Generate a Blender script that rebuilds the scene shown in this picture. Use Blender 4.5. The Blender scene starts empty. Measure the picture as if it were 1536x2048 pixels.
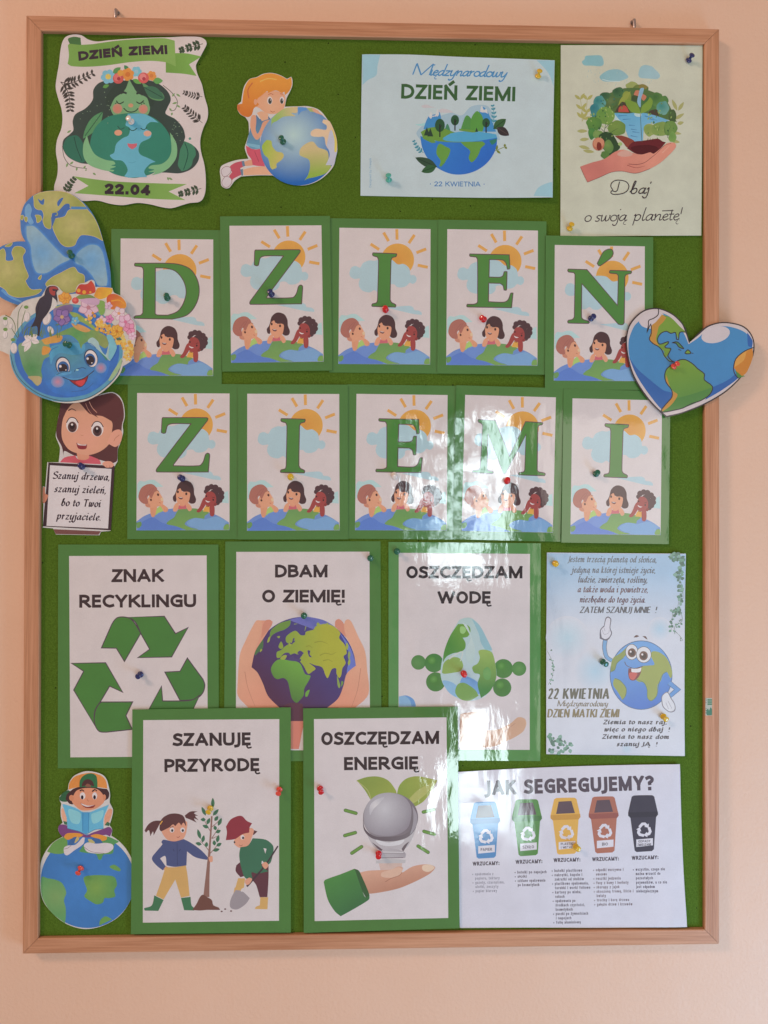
import bpy, bmesh, math, random
from mathutils import Vector, Matrix
from mathutils.geometry import tessellate_polygon
random.seed(11)
scn = bpy.context.scene
COL = scn.collection

# ---------------------------------------------------------------- camera
CAM = (-0.01651581, -1.02162868, -0.04117789)
YAW, PITCH, ROLL, FPX = 0.02701433, 0.00397053, 0.001775, 1485.0
_f = Vector((math.sin(YAW)*math.cos(PITCH), math.cos(YAW)*math.cos(PITCH), math.sin(PITCH)))
_r0 = Vector((math.cos(YAW), -math.sin(YAW), 0)); _u0 = _r0.cross(_f)
_r = math.cos(ROLL)*_r0 + math.sin(ROLL)*_u0
_u = -math.sin(ROLL)*_r0 + math.cos(ROLL)*_u0
camd = bpy.data.cameras.new('camera'); cam = bpy.data.objects.new('camera', camd); COL.objects.link(cam)
cam.matrix_world = Matrix(((_r.x, _u.x, -_f.x, CAM[0]), (_r.y, _u.y, -_f.y, CAM[1]), (_r.z, _u.z, -_f.z, CAM[2]), (0, 0, 0, 1)))
camd.sensor_fit = 'VERTICAL'; camd.sensor_height = 24.0; camd.lens = FPX/2048.0*24.0
camd.clip_start = 0.01; camd.clip_end = 50
scn.camera = cam

def lin(c):
    return c/12.92 if c <= 0.04045 else ((c+0.055)/1.055)**2.4
def L3(r, g, b): return (lin(r/255), lin(g/255), lin(b/255))

# ---------------------------------------------------------------- light
scn.view_settings.view_transform = 'Standard'; scn.view_settings.look = 'None'
scn.view_settings.exposure = 0.44; scn.view_settings.gamma = 1.0
w = bpy.data.worlds.new("World"); scn.world = w; w.use_nodes = True
bg = w.node_tree.nodes['Background']
bg.inputs[0].default_value = (1.0, 0.69, 0.58, 1); bg.inputs[1].default_value = 0.262

def area(name, loc, target, sx, sy, power, col, spread=180):
    d = bpy.data.lights.new(name, 'AREA'); d.shape = 'RECTANGLE'; d.size = sx; d.size_y = sy
    d.energy = power; d.color = col; d.spread = math.radians(spread)
    o = bpy.data.objects.new(name, d); COL.objects.link(o); o.location = loc
    o.rotation_euler = (Vector(target)-Vector(loc)).to_track_quat('-Z', 'Y').to_euler()
    return o
# daylight through the upper and lower panes of a glass door behind the photographer, a curtained pane next to it, and a window beside the board
area('door_upper_pane_light', (0.58, -4.0, 0.05), (0.58, 0, 0.05), 0.60, 1.16, 22, (0.76, 0.95, 1.0))
area('door_lower_pane_light', (0.74, -4.0, -1.75), (0.74, 0, -1.75), 0.5, 0.85, 14, (0.78, 0.95, 1.0))
area('curtained_pane_light', (1.75, -4.0, -0.5), (1.75, 0, -0.5), 1.15, 2.3, 11, (1.0, 0.90, 0.80))
area('side_window_light', (1.30, -0.78, -1.2), (0.45, 0, -0.65), 0.45, 0.8, 10.0, (0.32, 0.62, 1.0))
# ceiling lamp of the room, up and to the left
area('ceiling_lamp_light', (-3.2, -2.6, 2.5), (0, 0, 0.0), 0.8, 0.6, 52, (1.0, 0.62, 0.47))

# ---------------------------------------------------------------- placing things on the board
Y_WALL, Y_CORK, Y_FRAME = 0.0, -0.012, -0.018
def at(px, py, y):
    """point of the plane y = const that the photograph shows at pixel px, py"""
    d = _f + _r*((px-768)/FPX) - _u*((py-1024)/FPX)
    t = (y-CAM[1])/d.y
    return Vector(CAM)+d*t
MM = (Y_CORK-CAM[1])/FPX     # metres per photograph pixel on the cork

# ---------------------------------------------------------------- materials
def new_mat(name):
    m = bpy.data.materials.new(name); m.use_nodes = True
    nt = m.node_tree; return m, nt, nt.nodes['Principled BSDF']
def node(nt, t, **kw):
    n = nt.nodes.new(t)
    for k, v in kw.items():
        if k in n.inputs: n.inputs[k].default_value = v
        else: setattr(n, k, v)
    return n
def link(nt, a, ao, b, bi): nt.links.new(a.outputs[ao], b.inputs[bi])

def mat_print(name, coat, crough, rough, fine, broad, spec=0.35, mottle=0.05):
    m, nt, p = new_mat(name)
    at_ = node(nt, 'ShaderNodeAttribute', attribute_name='Col')
    tc = node(nt, 'ShaderNodeTexCoord')
    geo = node(nt, 'ShaderNodeNewGeometry')
    n1 = node(nt, 'ShaderNodeTexNoise', Scale=900.0, Detail=2.0); link(nt, tc, 'Object', n1, 'Vector')
    mr = node(nt, 'ShaderNodeMapRange'); mr.inputs['To Min'].default_value = 0.93; mr.inputs['To Max'].default_value = 1.07
    link(nt, n1, 'Fac', mr, 'Value')
    n2 = node(nt, 'ShaderNodeTexNoise', Scale=28.0 if mottle < .1 else 95.0, Detail=4.0, Roughness=.6); link(nt, tc, 'Object', n2, 'Vector')
    mr2 = node(nt, 'ShaderNodeMapRange'); mr2.inputs['From Min'].default_value = 0.25; mr2.inputs['From Max'].default_value = 0.75; mr2.inputs['To Min'].default_value = 1-mottle; mr2.inputs['To Max'].default_value = 1+mottle
    link(nt, n2, 'Fac', mr2, 'Value')
    mu = node(nt, 'ShaderNodeMath', operation='MULTIPLY'); link(nt, mr, 'Result', mu, 0); link(nt, mr2, 'Result', mu, 1)
    vm = node(nt, 'ShaderNodeVectorMath', operation='SCALE'); link(nt, at_, 'Color', vm, 'Vector'); link(nt, mu, 0, vm, 'Scale')
    link(nt, vm, 'Vector', p, 'Base Color')
    p.inputs['Roughness'].default_value = rough; p.inputs['Specular IOR Level'].default_value = spec
    p.inputs['Coat IOR'].default_value = 1.66; p.inputs['Coat Weight'].default_value = coat; p.inputs['Coat Roughness'].default_value = crough
    # relief of the film: fine orange peel and broad shallow waves, from the position on the board
    mp = node(nt, 'ShaderNodeMapping'); mp.inputs['Scale'].default_value = (1.0, 1.0, 0.55)
    link(nt, geo, 'Position', mp, 'Vector')
    mp2 = node(nt, 'ShaderNodeMapping'); mp2.inputs['Scale'].default_value = (1.0, 1.0, 0.22); link(nt, geo, 'Position', mp2, 'Vector')
    f1 = node(nt, 'ShaderNodeTexNoise', Scale=330.0, Detail=2.0, Roughness=0.6); link(nt, mp, 'Vector', f1, 'Vector')
    f2 = node(nt, 'ShaderNodeTexNoise', Scale=16.0, Detail=2.0, Roughness=0.5); link(nt, mp, 'Vector', f2, 'Vector')
    f3 = node(nt, 'ShaderNodeTexNoise', Scale=85.0, Detail=1.0, Roughness=0.5); link(nt, mp2, 'Vector', f3, 'Vector')
    b1 = node(nt, 'ShaderNodeBump', Strength=1.0, Distance=broad); link(nt, f2, 'Fac', b1, 'Height')
    b3 = node(nt, 'ShaderNodeBump', Strength=1.0, Distance=broad*0.12); link(nt, f3, 'Fac', b3, 'Height'); link(nt, b1, 'Normal', b3, 'Normal')
    b2 = node(nt, 'ShaderNodeBump', Strength=1.0, Distance=fine); link(nt, f1, 'Fac', b2, 'Height'); link(nt, b3, 'Normal', b2, 'Normal')
    link(nt, b2, 'Normal', p, 'Coat Normal'); link(nt, b3, 'Normal', p, 'Normal')
    return m
M_LAM = mat_print('laminated_print', 1.0, 0.042, 0.55, 0.000032, 0.0010)
M_PAPER = mat_print('matt_print', 0.0, 0.4, 0.62, 0.00003, 0.0006, 0.3)
M_SATIN = mat_print('satin_print', 0.8, 0.09, 0.5, 0.000035, 0.0011)

M_PAINT = mat_print('watercolour_print', 0.0, 0.4, 0.62, 0.00003, 0.0006, 0.3, 0.08)
M_SHINY = mat_print('varnished_print', 0.55, 0.17, 0.5, 0.000045, 0.0014, 0.35, 0.11)
# ---------------------------------------------------------------- object helpers
def tag(o, label=None, cat=None, group=None, kind=None):
    for k, v in (('label', label), ('category', cat), ('group', group), ('kind', kind)):
        if v: o[k] = v
    return o
def empty(name, loc):
    o = bpy.data.objects.new(name, None); COL.objects.link(o); o.location = loc; o.empty_display_size = 0.02
    return o
def link_mesh(name, bm, mat, parent=None, smooth=False):
    me = bpy.data.meshes.new(name); bm.to_mesh(me); bm.free()
    if mat: me.materials.append(mat)
    if smooth: me.polygons.foreach_set('use_smooth', [True]*len(me.polygons))
    o = bpy.data.objects.new(name, me); COL.objects.link(o)
    if parent: o.parent = parent
    return o

# ---------------------------------------------------------------- curves of flat drawings
def parse(s):
    out = []
    for t in s.split():
        c = t.endswith('!'); t = t.rstrip('!')
        a, b = t.split(','); out.append((float(a), float(b), c))
    return out
def catmull(p, n, closed):
    m = len(p); out = []
    rng = range(m if closed else m-1)
    for i in rng:
        if closed: a, b, c, d = p[i-1], p[i], p[(i+1) % m], p[(i+2) % m]
        else: a, b, c, d = p[max(i-1, 0)], p[i], p[i+1], p[min(i+2, m-1)]
        sg = math.hypot(c[0]-b[0], c[1]-b[1]) or 1e-9
        def tan(u, v):
            dx, dy = (v[0]-u[0])/2, (v[1]-u[1])/2; l = math.hypot(dx, dy) or 1e-9; f = min(1, sg/l); return dx*f, dy*f
        m0, m1 = tan(a, c), tan(b, d)
        for k in range(n):
            t = k/n; t2, t3 = t*t, t*t*t
            out.append(tuple((2*t3-3*t2+1)*b[q]+(t3-2*t2+t)*m0[q]+(-2*t3+3*t2)*c[q]+(t3-t2)*m1[q] for q in (0, 1)))
    if not closed: out.append(tuple(p[-1][:2]))
    return out
def spline(pts, n=5, closed=True):
    """catmull-rom through the points; a point marked with ! is a sharp corner"""
    cs = [i for i, p in enumerate(pts) if p[2]]
    q = [(p[0], p[1]) for p in pts]
    if closed:
        if not cs: return catmull(q, n, True)
        k = cs[0]; q = q[k:]+q[:k]+[q[k]]
        fl = [p[2] for p in pts]; fl = fl[k:]+fl[:k]+[True]
    else:
        fl = [p[2] for p in pts]; fl[0] = fl[-1] = True
    out = []; st = 0
    for i in range(1, len(q)):
        if fl[i]:
            run = q[st:i+1]
            seg = catmull(run, n, False) if len(run) > 2 else run
            out += seg[:-1]; st = i
    if not closed: out.append(q[-1])
    return out

def clip_poly(poly, k, lim, sign):
    out = []
    for i in range(len(poly)):
        a, b = poly[i-1], poly[i]
        ia, ib = (a[k]-lim)*sign <= 1e-9, (b[k]-lim)*sign <= 1e-9
        if ia != ib:
            t = (lim-a[k])/(b[k]-a[k]); out.append((a[0]+(b[0]-a[0])*t, a[1]+(b[1]-a[1])*t))
        if ib: out.append(b)
    return out

def ribbon(pts, w0, w1=None, ext=0.0, wfun=None, loop=False):
    """quads along a polyline, mitred at its bends"""
    w1 = w0 if w1 is None else w1
    q = [pts[0]]
    for p in pts[1:]:
        if abs(p[0]-q[-1][0])+abs(p[1]-q[-1][1]) > 1e-7: q.append(p)
    if len(q) < 2: return []
    if ext:
        d = Vector((q[0][0]-q[1][0], q[0][1]-q[1][1])).normalized()*ext; q[0] = (q[0][0]+d.x, q[0][1]+d.y)
        d = Vector((q[-1][0]-q[-2][0], q[-1][1]-q[-2][1])).normalized()*ext; q[-1] = (q[-1][0]+d.x, q[-1][1]+d.y)
    n = len(q); L = []; R = []
    for i in range(n):
        d0 = Vector((q[i][0]-q[i-1][0], q[i][1]-q[i-1][1])).normalized() if i else None
        d1 = Vector((q[i+1][0]-q[i][0], q[i+1][1]-q[i][1])).normalized() if i < n-1 else None
        if loop and (d0 is None or d1 is None):
            d0 = Vector((q[-1][0]-q[-2][0], q[-1][1]-q[-2][1])).normalized(); d1 = Vector((q[1][0]-q[0][0], q[1][1]-q[0][1])).normalized()
        if d0 is None: d0 = d1
        if d1 is None: d1 = d0
        t = d0+d1
        if t.length < 1e-6: t = d0
        t.normalize(); nrm = Vector((-t.y, t.x)); c = max(0.45, abs(nrm.dot(Vector((-d0.y, d0.x)))))
        hw = (w0+(w1-w0)*i/(n-1))/2
        if wfun: hw = wfun(t)/2
        hw /= c
        L.append((q[i][0]+nrm.x*hw, q[i][1]+nrm.y*hw)); R.append((q[i][0]-nrm.x*hw, q[i][1]-nrm.y*hw))
    return [[L[i], L[i+1], R[i+1], R[i]] for i in range(n-1)]

STEP = 0.000012      # each printed layer lies this much above the one below
class Art:
    """flat print of one sheet, drawn in photograph pixels and laid on the board plane"""
    def __init__(s, name, label, cat, outline, y, mat, wref, loc=None, xf=None, group=None, thick=0.0003, bend=None, smooth=True, edge=None, tilt=(0, 0), base='paper', grid=0.02):
        s.z0 = (0, 0, 1); s.sh = 0.0; s.mat = mat; s.wref = L3(*wref); s.parts = {}; s.order = []; s.y = y; s.xf = xf; s.bend = bend; s.grid = grid
        s.boxes = []; s.cnt = 0; s.each = False; s.nodes = {}
        if loc is None:
            xs = [p[0] for p in outline]; ys = [p[1] for p in outline]
            loc = at((min(xs)+max(xs))/2, (min(ys)+max(ys))/2, y)
        s.loc = Vector(loc)
        s.root = empty(name, s.loc); s.root.rotation_euler = (tilt[0], 0, tilt[1]); tag(s.root, label, cat, group)
        s.cur = ('print', 0); s.thick = thick; s.base = base; s.out = outline
    def Z(s, x, y, k): s.z0 = (x, y, k); return s
    def px(s, p):
        y = s.z0[1]+p[1]/s.z0[2]
        return (s.z0[0]+p[0]/s.z0[2]+s.sh*(y-142), y)
    def loc2(s, p):
        if s.xf: return s.xf(p)
        a = at(p[0], p[1], s.y); return (a.x-s.loc.x, a.z-s.loc.z)
    def alb(s, c):
        if isinstance(c, str): c = tuple(int(c[i:i+2], 16) for i in (0, 2, 4))
        l = L3(*c[:3]); return tuple(min(0.88, 0.8*l[i]/s.wref[i]) for i in range(3))
    def part(s, n, each=False):
        s.cnt += 1; s.cur = (n, s.cnt); s.each = each; return s
    def level(s, q):
        xs = [p[0] for f in q for p in f]; ys = [p[1] for f in q for p in f]
        b = (min(xs), min(ys), max(xs), max(ys)); lv = 0
        for c in s.boxes:
            if c[0] < b[2] and c[2] > b[0] and c[1] < b[3] and c[3] > b[1] and c[4] > lv: lv = c[4]
        s.boxes.append(b+(lv+1,)); return lv+1
    def add(s, col, faces, lv=None, grad=None):
        """faces: lists of local (x, z) polygons already convex"""
        if not faces: return
        if lv is None: lv = s.level(faces)
        s.parts.setdefault(s.cur, []).append((col, faces, lv, grad))
    def fill(s, poly, holes=()):
        loops = [[Vector((x, y, 0)) for x, y in poly]]+[[Vector((x, y, 0)) for x, y in h] for h in holes]
        flat = [tuple(v[:2]) for l in loops for v in l]
        return [[flat[i] for i in t] for t in tessellate_polygon(loops)]
    def P(s, col, pts, n=5, hole=None, grad=None, closed=True, smooth=True):
        if s.each: s.cnt += 1; s.cur = (s.cur[0], s.cnt)
        if isinstance(pts, str): pts = parse(pts)
        q = spline(pts, n, True) if smooth else [(p[0], p[1]) for p in pts]
        q = [s.loc2(s.px(p)) for p in q]; hs = []
        if hole:
            for h in ([hole] if isinstance(hole, str) else hole):
                hs.append([s.loc2(s.px(p)) for p in spline(parse(h), n, True)])
        s.add(s.alb(col), s.fill(q, hs), grad=s._g(grad)); return q
    def _g(s, grad):
        if not grad: return None
        if grad[0] == 'r':
            _, cx, cy, r, c2 = grad; a = s.loc2(s.px((cx, cy))); b = s.loc2(s.px((cx+r, cy)))
            return ('r', a, abs(b[0]-a[0]), s.alb(c2))
        _, x0, y0, x1, y1, c2 = grad
        return ('l', s.loc2(s.px((x0, y0))), s.loc2(s.px((x1, y1))), s.alb(c2))
    def C(s, col, x, y, r, ry=None, rot=0, n=26, grad=None, a0=0, a1=360):
        if s.each: s.cnt += 1; s.cur = (s.cur[0], s.cnt)
        ry = r if ry is None else ry; t = math.radians(rot); q = []
        for i in range(n+(0 if a1-a0 == 360 else 1)):
            a = math.radians(a0+(a1-a0)*i/n); u, v = r*math.cos(a), ry*math.sin(a)
            q.append((x+u*math.cos(t)-v*math.sin(t), y+u*math.sin(t)+v*math.cos(t)))
        q = [s.loc2(s.px(p)) for p in q]; s.add(s.alb(col), s.fill(q), grad=s._g(grad))
    def L(s, col, pts, w, w1=None, n=5, closed=False):
        if isinstance(pts, str): pts = parse(pts)
        q = spline(pts, n, closed)
        if closed: q = q+[q[0]]
        q = [s.px(p) for p in q]; k = 1/s.z0[2]
        f = ribbon(q, w*k, None if w1 is None else w1*k, loop=closed)
        s.add(s.alb(col), [[s.loc2(p) for p in g] for g in f])
    def leaf(s, col, x0, y0, x1, y1, w, vein=None):
        dx, dy = x1-x0, y1-y0; l = math.hypot(dx, dy) or 1; nx, ny = -dy/l*w/2, dx/l*w/2
        P = lambda t, k: (x0+dx*t+nx*k, y0+dy*t+ny*k, False)
        s.P(col, [(x0, y0, True), P(.25, .8), P(.5, 1), P(.8, .6), (x1, y1, True), P(.8, -.6), P(.5, -1), P(.25, -.8)], 3)
        if vein: s.L(vein, [P(0, 0), P(.9, 0)], w*0.08)
    def sprig(s, col, pts, n, ln, w, sw, up=0.75, a=55, taper=0.5):
        q = spline(parse(pts), 8, False); s.L(col, [(p[0], p[1], False) for p in q], sw, n=1)
        for i in range(n):
            t = 0.2+0.78*i/max(1, n-1); k = min(len(q)-2, int(t*(len(q)-1)))
            d = Vector((q[k+1][0]-q[k][0], q[k+1][1]-q[k][1])).normalized()
            l2 = ln*(1-(1-taper)*t)
            for sg in (-1, 1):
                r = Matrix.Rotation(math.radians(a*sg), 2) @ d
                s.leaf(col, q[k][0], q[k][1], q[k][0]+r.x*l2, q[k][1]+r.y*l2, w)
    def build(s):
        q = s.out
        loops = [s.loc2(p) for p in q]
        s.base_loop = loops
        # the sheet itself: a thin solid with real edges
        bm = bmesh.new(); cl = bm.loops.layers.float_color.new('Col')
        wc = s.base_col
        tris = s.fill(loops)
        for t in tris:
            for yy, rev in ((0.0, False), (s.thick, True)):
                vs = [bm.verts.new((x, yy, z)) for x, z in (t if not rev else t[::-1])]
                f = bm.faces.new(vs)
                for l in f.loops: l[cl] = wc+(1,)
        for i in range(len(loops)):
            a, b = loops[i-1], loops[i]
            f = bm.faces.new([bm.verts.new((a[0], 0, a[1])), bm.verts.new((b[0], 0, b[1])), bm.verts.new((b[0], s.thick, b[1])), bm.verts.new((a[0], s.thick, a[1]))])
            for l in f.loops: l[cl] = tuple(min(.9, c*1.25+.02) for c in wc)+(1,)
        s.finish(s.base, bm, cl, first=True)
        for nme, shapes in s.parts.items():
            bm = bmesh.new(); cl = bm.loops.layers.float_color.new('Col')
            for col, faces, lv, grad in shapes:
                for f in faces:
                    if len(f) < 3: continue
                    ar = sum(f[i-1][0]*f[i][1]-f[i][0]*f[i-1][1] for i in range(len(f)))
                    if abs(ar) < 1e-12: continue
                    if ar < 0: f = f[::-1]
                    try: fc = bm.faces.new([bm.verts.new((x, -lv*STEP, z)) for x, z in f])
                    except Exception: continue
                    c = (col+(1,)) if len(col) == 3 else col
                    for l in fc.loops: l[cl] = c
            # gradients: subdivide the shape then colour its corners
            if any(g for _, _, _, g in shapes):
                bm.free(); bm = bmesh.new(); cl = bm.loops.layers.float_color.new('Col')
                for col, faces, lv, grad in shapes:
                    sub = bmesh.new(); sl = sub.loops.layers.float_color.new('Col')
                    for f in faces:
                        ar = sum(f[i-1][0]*f[i][1]-f[i][0]*f[i-1][1] for i in range(len(f)))
                        if abs(ar) < 1e-12: continue
                        if ar < 0: f = f[::-1]
                        sub.faces.new([sub.verts.new((x, -lv*STEP, z)) for x, z in f])
                    if grad:
                        xs = [v.co.x for v in sub.verts]; zs = [v.co.z for v in sub.verts]
                        stp = max(max(xs)-min(xs), max(zs)-min(zs))/12
                        cuts(sub, min(xs), max(xs), min(zs), max(zs), stp)
                    for fc in sub.faces:
                        for l in fc.loops:
                            if grad:
                                x, z = l.vert.co.x, l.vert.co.z
                                if grad[0] == 'r': t = math.hypot(x-grad[1][0], z-grad[1][1])/grad[2]; c2 = grad[3]
                                else:
                                    a, b = grad[1], grad[2]; dx, dz = b[0]-a[0], b[1]-a[1]
                                    t = ((x-a[0])*dx+(z-a[1])*dz)/(dx*dx+dz*dz); c2 = grad[3]
                                t = min(1, max(0, t)); l[sl] = tuple(col[i]*(1-t)+c2[i]*t for i in range(3))+(1,)
                            else: l[sl] = col+(1,)
                    tmp = bpy.data.meshes.new('tmp'); sub.to_mesh(tmp); sub.free(); bm.from_mesh(tmp); bpy.data.meshes.remove(tmp)
                cl = bm.loops.layers.float_color['Col']
            s.finish(nme[0], bm, cl)
        return s.root
    def bent(s, x, z):
        # the same triangles for every layer, so that no layer cuts through another
        g = s.grid; i, j = math.floor(x/g), math.floor(z/g); fx, fz = x/g-i, z/g-j
        def n(a, b):
            k = (i+a, j+b)
            if k not in s.nodes: s.nodes[k] = s.bend(k[0]*g, k[1]*g)
            return s.nodes[k]
        if fx+fz < 1: return n(0, 0)+(n(1, 0)-n(0, 0))*fx+(n(0, 1)-n(0, 0))*fz
        return n(1, 1)+(n(0, 1)-n(1, 1))*(1-fx)+(n(1, 0)-n(1, 1))*(1-fz)
    def finish(s, nme, bm, cl, first=False):
        if s.bend:
            xs = [v.co.x for v in bm.verts]; zs = [v.co.z for v in bm.verts]
            if xs:
                cuts(bm, min(xs), max(xs), min(zs), max(zs), s.grid, origin=True)
                for v in bm.verts: v.co.y -= s.bent(v.co.x, v.co.z)
        o = link_mesh(nme, bm, s.mat, s.root, smooth=bool(s.bend) and not first)
        if nme in ('raindrop', 'mimosa', 'ivy', 'snowdrop', 'blossom', 'forest', 'list_text', 'poem', 'verse'): o['kind'] = 'stuff'
def curl(base, *corners):
    def f(x, z):
        v = base(x, z) if base else 0.0
        for cx, cz, R, a in corners:
            d = math.hypot(x-cx, z-cz)
            if d < R: v += a*(1-d/R)**2
        return v
    return f
def cuts(bm, x0, x1, z0, z1, stp, origin=False):
    for ax, lo, hi in ((0, x0, x1), (2, z0, z1)):
        k = math.ceil(lo/stp+1e-6) if origin else 1
        while True:
            v = k*stp if origin else lo+k*stp
            if v >= hi-1e-6: break
            co = (v, 0, 0) if ax == 0 else (0, 0, v); no = (1, 0, 0) if ax == 0 else (0, 0, 1)
            bmesh.ops.bisect_plane(bm, geom=bm.verts[:]+bm.edges[:]+bm.faces[:], dist=1e-7, plane_co=co, plane_no=no)
            k += 1
    if origin:
        k = math.ceil((x0+z0)/stp+1e-6)
        while k*stp < x1+z1-1e-6:
            bmesh.ops.bisect_plane(bm, geom=bm.verts[:]+bm.edges[:]+bm.faces[:], dist=1e-7, plane_co=(k*stp, 0, 0), plane_no=(.70710678, 0, .70710678))
            k += 1
# ---------------------------------------------------------------- lettering: skeletons drawn with a pen
# centre lines; capitals y 0..1, small letters 0..1 is the x-height, above 1 the ascender (to 1.5), below 0 the descender (to -.45)
CAPS = {
'A': (.66, '0,0 .33,1;.66,0 .33,1;.17,.28 .49,.28'), 'B': (.48, '0,0 0,1;~0,1! .28,1 .44,.9 .44,.66 .28,.54! 0,.54!;~0,.54! .3,.54 .5,.4 .5,.14 .28,0! 0,0!'),
'C': (.52, '~.54,.93 .34,1 .1,.84 0,.5 .1,.16 .34,0 .54,.07'), 'D': (.58, '0,0 0,1;~0,1! .24,1 .5,.84 .6,.5 .5,.16 .24,0 0,0!'),
'E': (.38, '0,0 0,1;0,1 .38,1;0,.52 .35,.52;0,0 .38,0'), 'G': (.58, '~.56,.93 .36,1 .1,.84 0,.5 .1,.14 .36,0 .58,.06!;.58,.02 .58,.46;.34,.48 .58,.48'),
'I': (0, '0,0 0,1'), 'J': (.1, '~.1,1 .1,.1 .04,-.14 -.12,-.2'), 'K': (.52, '0,0 0,1;.52,1.02 .05,.45;.17,.58 .56,-.02'), 'L': (.38, '0,0 0,1;0,0 .38,0'),
'M': (.74, '0,0 0,1;.74,0 .74,1;0,1.02 .37,0;.74,1.02 .37,0'), 'N': (.6, '0,0 0,1;.6,0 .6,1;0,1.04 .6,-.04'), 'O': (.6, '~O'), 'P': (.44, '0,0 0,1;~0,1! .26,1 .46,.88 .46,.58 .26,.44 0,.44!'),
'R': (.52, '0,0 0,1;~0,1! .26,1 .44,.88 .44,.6 .26,.47 0,.47!;.2,.47 .54,-.02'), 'S': (.42, '~.42,.92 .2,1 .02,.86 .04,.66 .22,.53 .42,.38 .42,.12 .2,0 -.02,.07'),
'Z': (.46, '0,1 .46,1;.5,1.04 -.04,-.04;0,0 .46,0'), 'U': (.56, '~0,1! 0,.3 .08,.06 .28,0 .48,.06 .56,.3 .56,1!'), 'W': (.98, '0,1 .24,0;.49,1 .24,0;.49,1 .74,0;.98,1 .74,0'),
'Y': (.56, '0,1.02 .28,.45;.56,1.02 .28,.45;.28,.5 .28,0'), 'T': (.48, '0,1 .48,1;.24,1 .24,0'), 'V': (.6, '0,1 .3,0;.6,1 .3,0'),
'0': (.46, '~Q'), '2': (.42, '~0,.84 .18,1 .4,.88 .38,.6 .02,.02!;0,0 .44,0'), '4': (.46, '.34,0 .34,1;.34,1 -.02,.26;0,.26 .46,.26'),
'?': (.36, '~0,.92 .2,1 .38,.84 .34,.64 .18,.52 .18,.44;.18,-.02 .18,.0'), '!': (0, '0,1 0,.46;0,-.02 0,.0'), '.': (0, '0,.02 0,.05'), ':': (0, '0,.02 0,.05;0,.6 0,.63'), ',': (.02, '.04,.06 -.03,-.14'),
'·': (.05, '0,.44 0,.5'), '•': (.12, '0,.38 .1,.38'), ' ': (.16, ''), 'H': (.58, '0,0 0,1;.58,0 .58,1;0,.5 .58,.5'), 'F': (.36, '0,0 0,1;0,1 .38,1;0,.5 .34,.5')}
LOW = {
'a': (.42, '~.42,0! .42,.65 .36,.95 .2,1 .02,.92;~.42,.55! .15,.52 0,.3 .08,.03 .28,.03 .42,.28!'), 'b': (.48, '0,0 0,1.5;~0,.7! .18,1 .42,.88 .5,.5 .42,.12 .18,0 0,.3!'),
'c': (.36, '~.4,.92 .22,1 .04,.84 0,.5 .06,.14 .24,0 .4,.07'), 'd': (.48, '.48,0 .48,1.5;~.48,.7! .3,1 .06,.88 0,.5 .06,.12 .3,0 .48,.3!'),
'e': (.46, '~.03,.52! .46,.52! .44,.85 .24,1 .05,.85 0,.5 .06,.12 .26,0 .46,.08'), 'f': (.3, '~.34,1.5 .18,1.48 .12,1.2 .12,0!;0,1 .3,1'),
'g': (.48, '~.48,.7! .3,1 .06,.88 0,.5 .06,.12 .3,0 .48,.3!;~.48,1! .48,-.1 .38,-.4 .16,-.45 .02,-.38'), 'h': (.46, '0,0 0,1.5;~0,.6! .18,.98 .4,.9 .46,.6 .46,0!'),
'i': (0, '0,0 0,1;0,1.38 0,1.45'), 'j': (.05, '~.05,1! .05,-.2 0,-.4 -.12,-.45;.05,1.38 .05,1.45'), 'k': (.42, '0,0 0,1.5;.4,1 .04,.48;.14,.6 .44,-.02'), 'l': (0, '0,0 0,1.5'),
'm': (.8, '0,0 0,1;~0,.6! .16,.98 .34,.9 .4,.6 .4,0!;~.4,.6! .56,.98 .74,.9 .8,.6 .8,0!'), 'n': (.46, '0,0 0,1;~0,.6! .18,.98 .4,.9 .46,.6 .46,0!'), 'o': (.5, '~o'),
'p': (.48, '0,-.45 0,1;~0,.7! .18,1 .42,.88 .5,.5 .42,.12 .18,0 0,.3!'), 'r': (.26, '0,0 0,1;~0,.6! .14,.95 .3,.98'), 's': (.34, '~.34,.92 .18,1 .02,.84 .08,.62 .28,.42 .34,.2 .2,0 0,.06'),
't': (.28, '~.12,1.35 .12,.2 .2,.02 .32,.03;0,1 .3,1'), 'u': (.46, '~0,1! 0,.4 .06,.1 .22,.02 .46,.4!;.46,1 .46,0'), 'w': (.74, '0,1 .19,0;.37,1 .19,0;.37,1 .56,0;.74,1 .56,0'),
'y': (.46, '0,1 .24,0;~.46,1! .2,-.2 .08,-.42 -.06,-.42'), 'z': (.38, '0,1 .38,1;.4,1.03 -.02,-.03;0,0 .38,0')}
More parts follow.
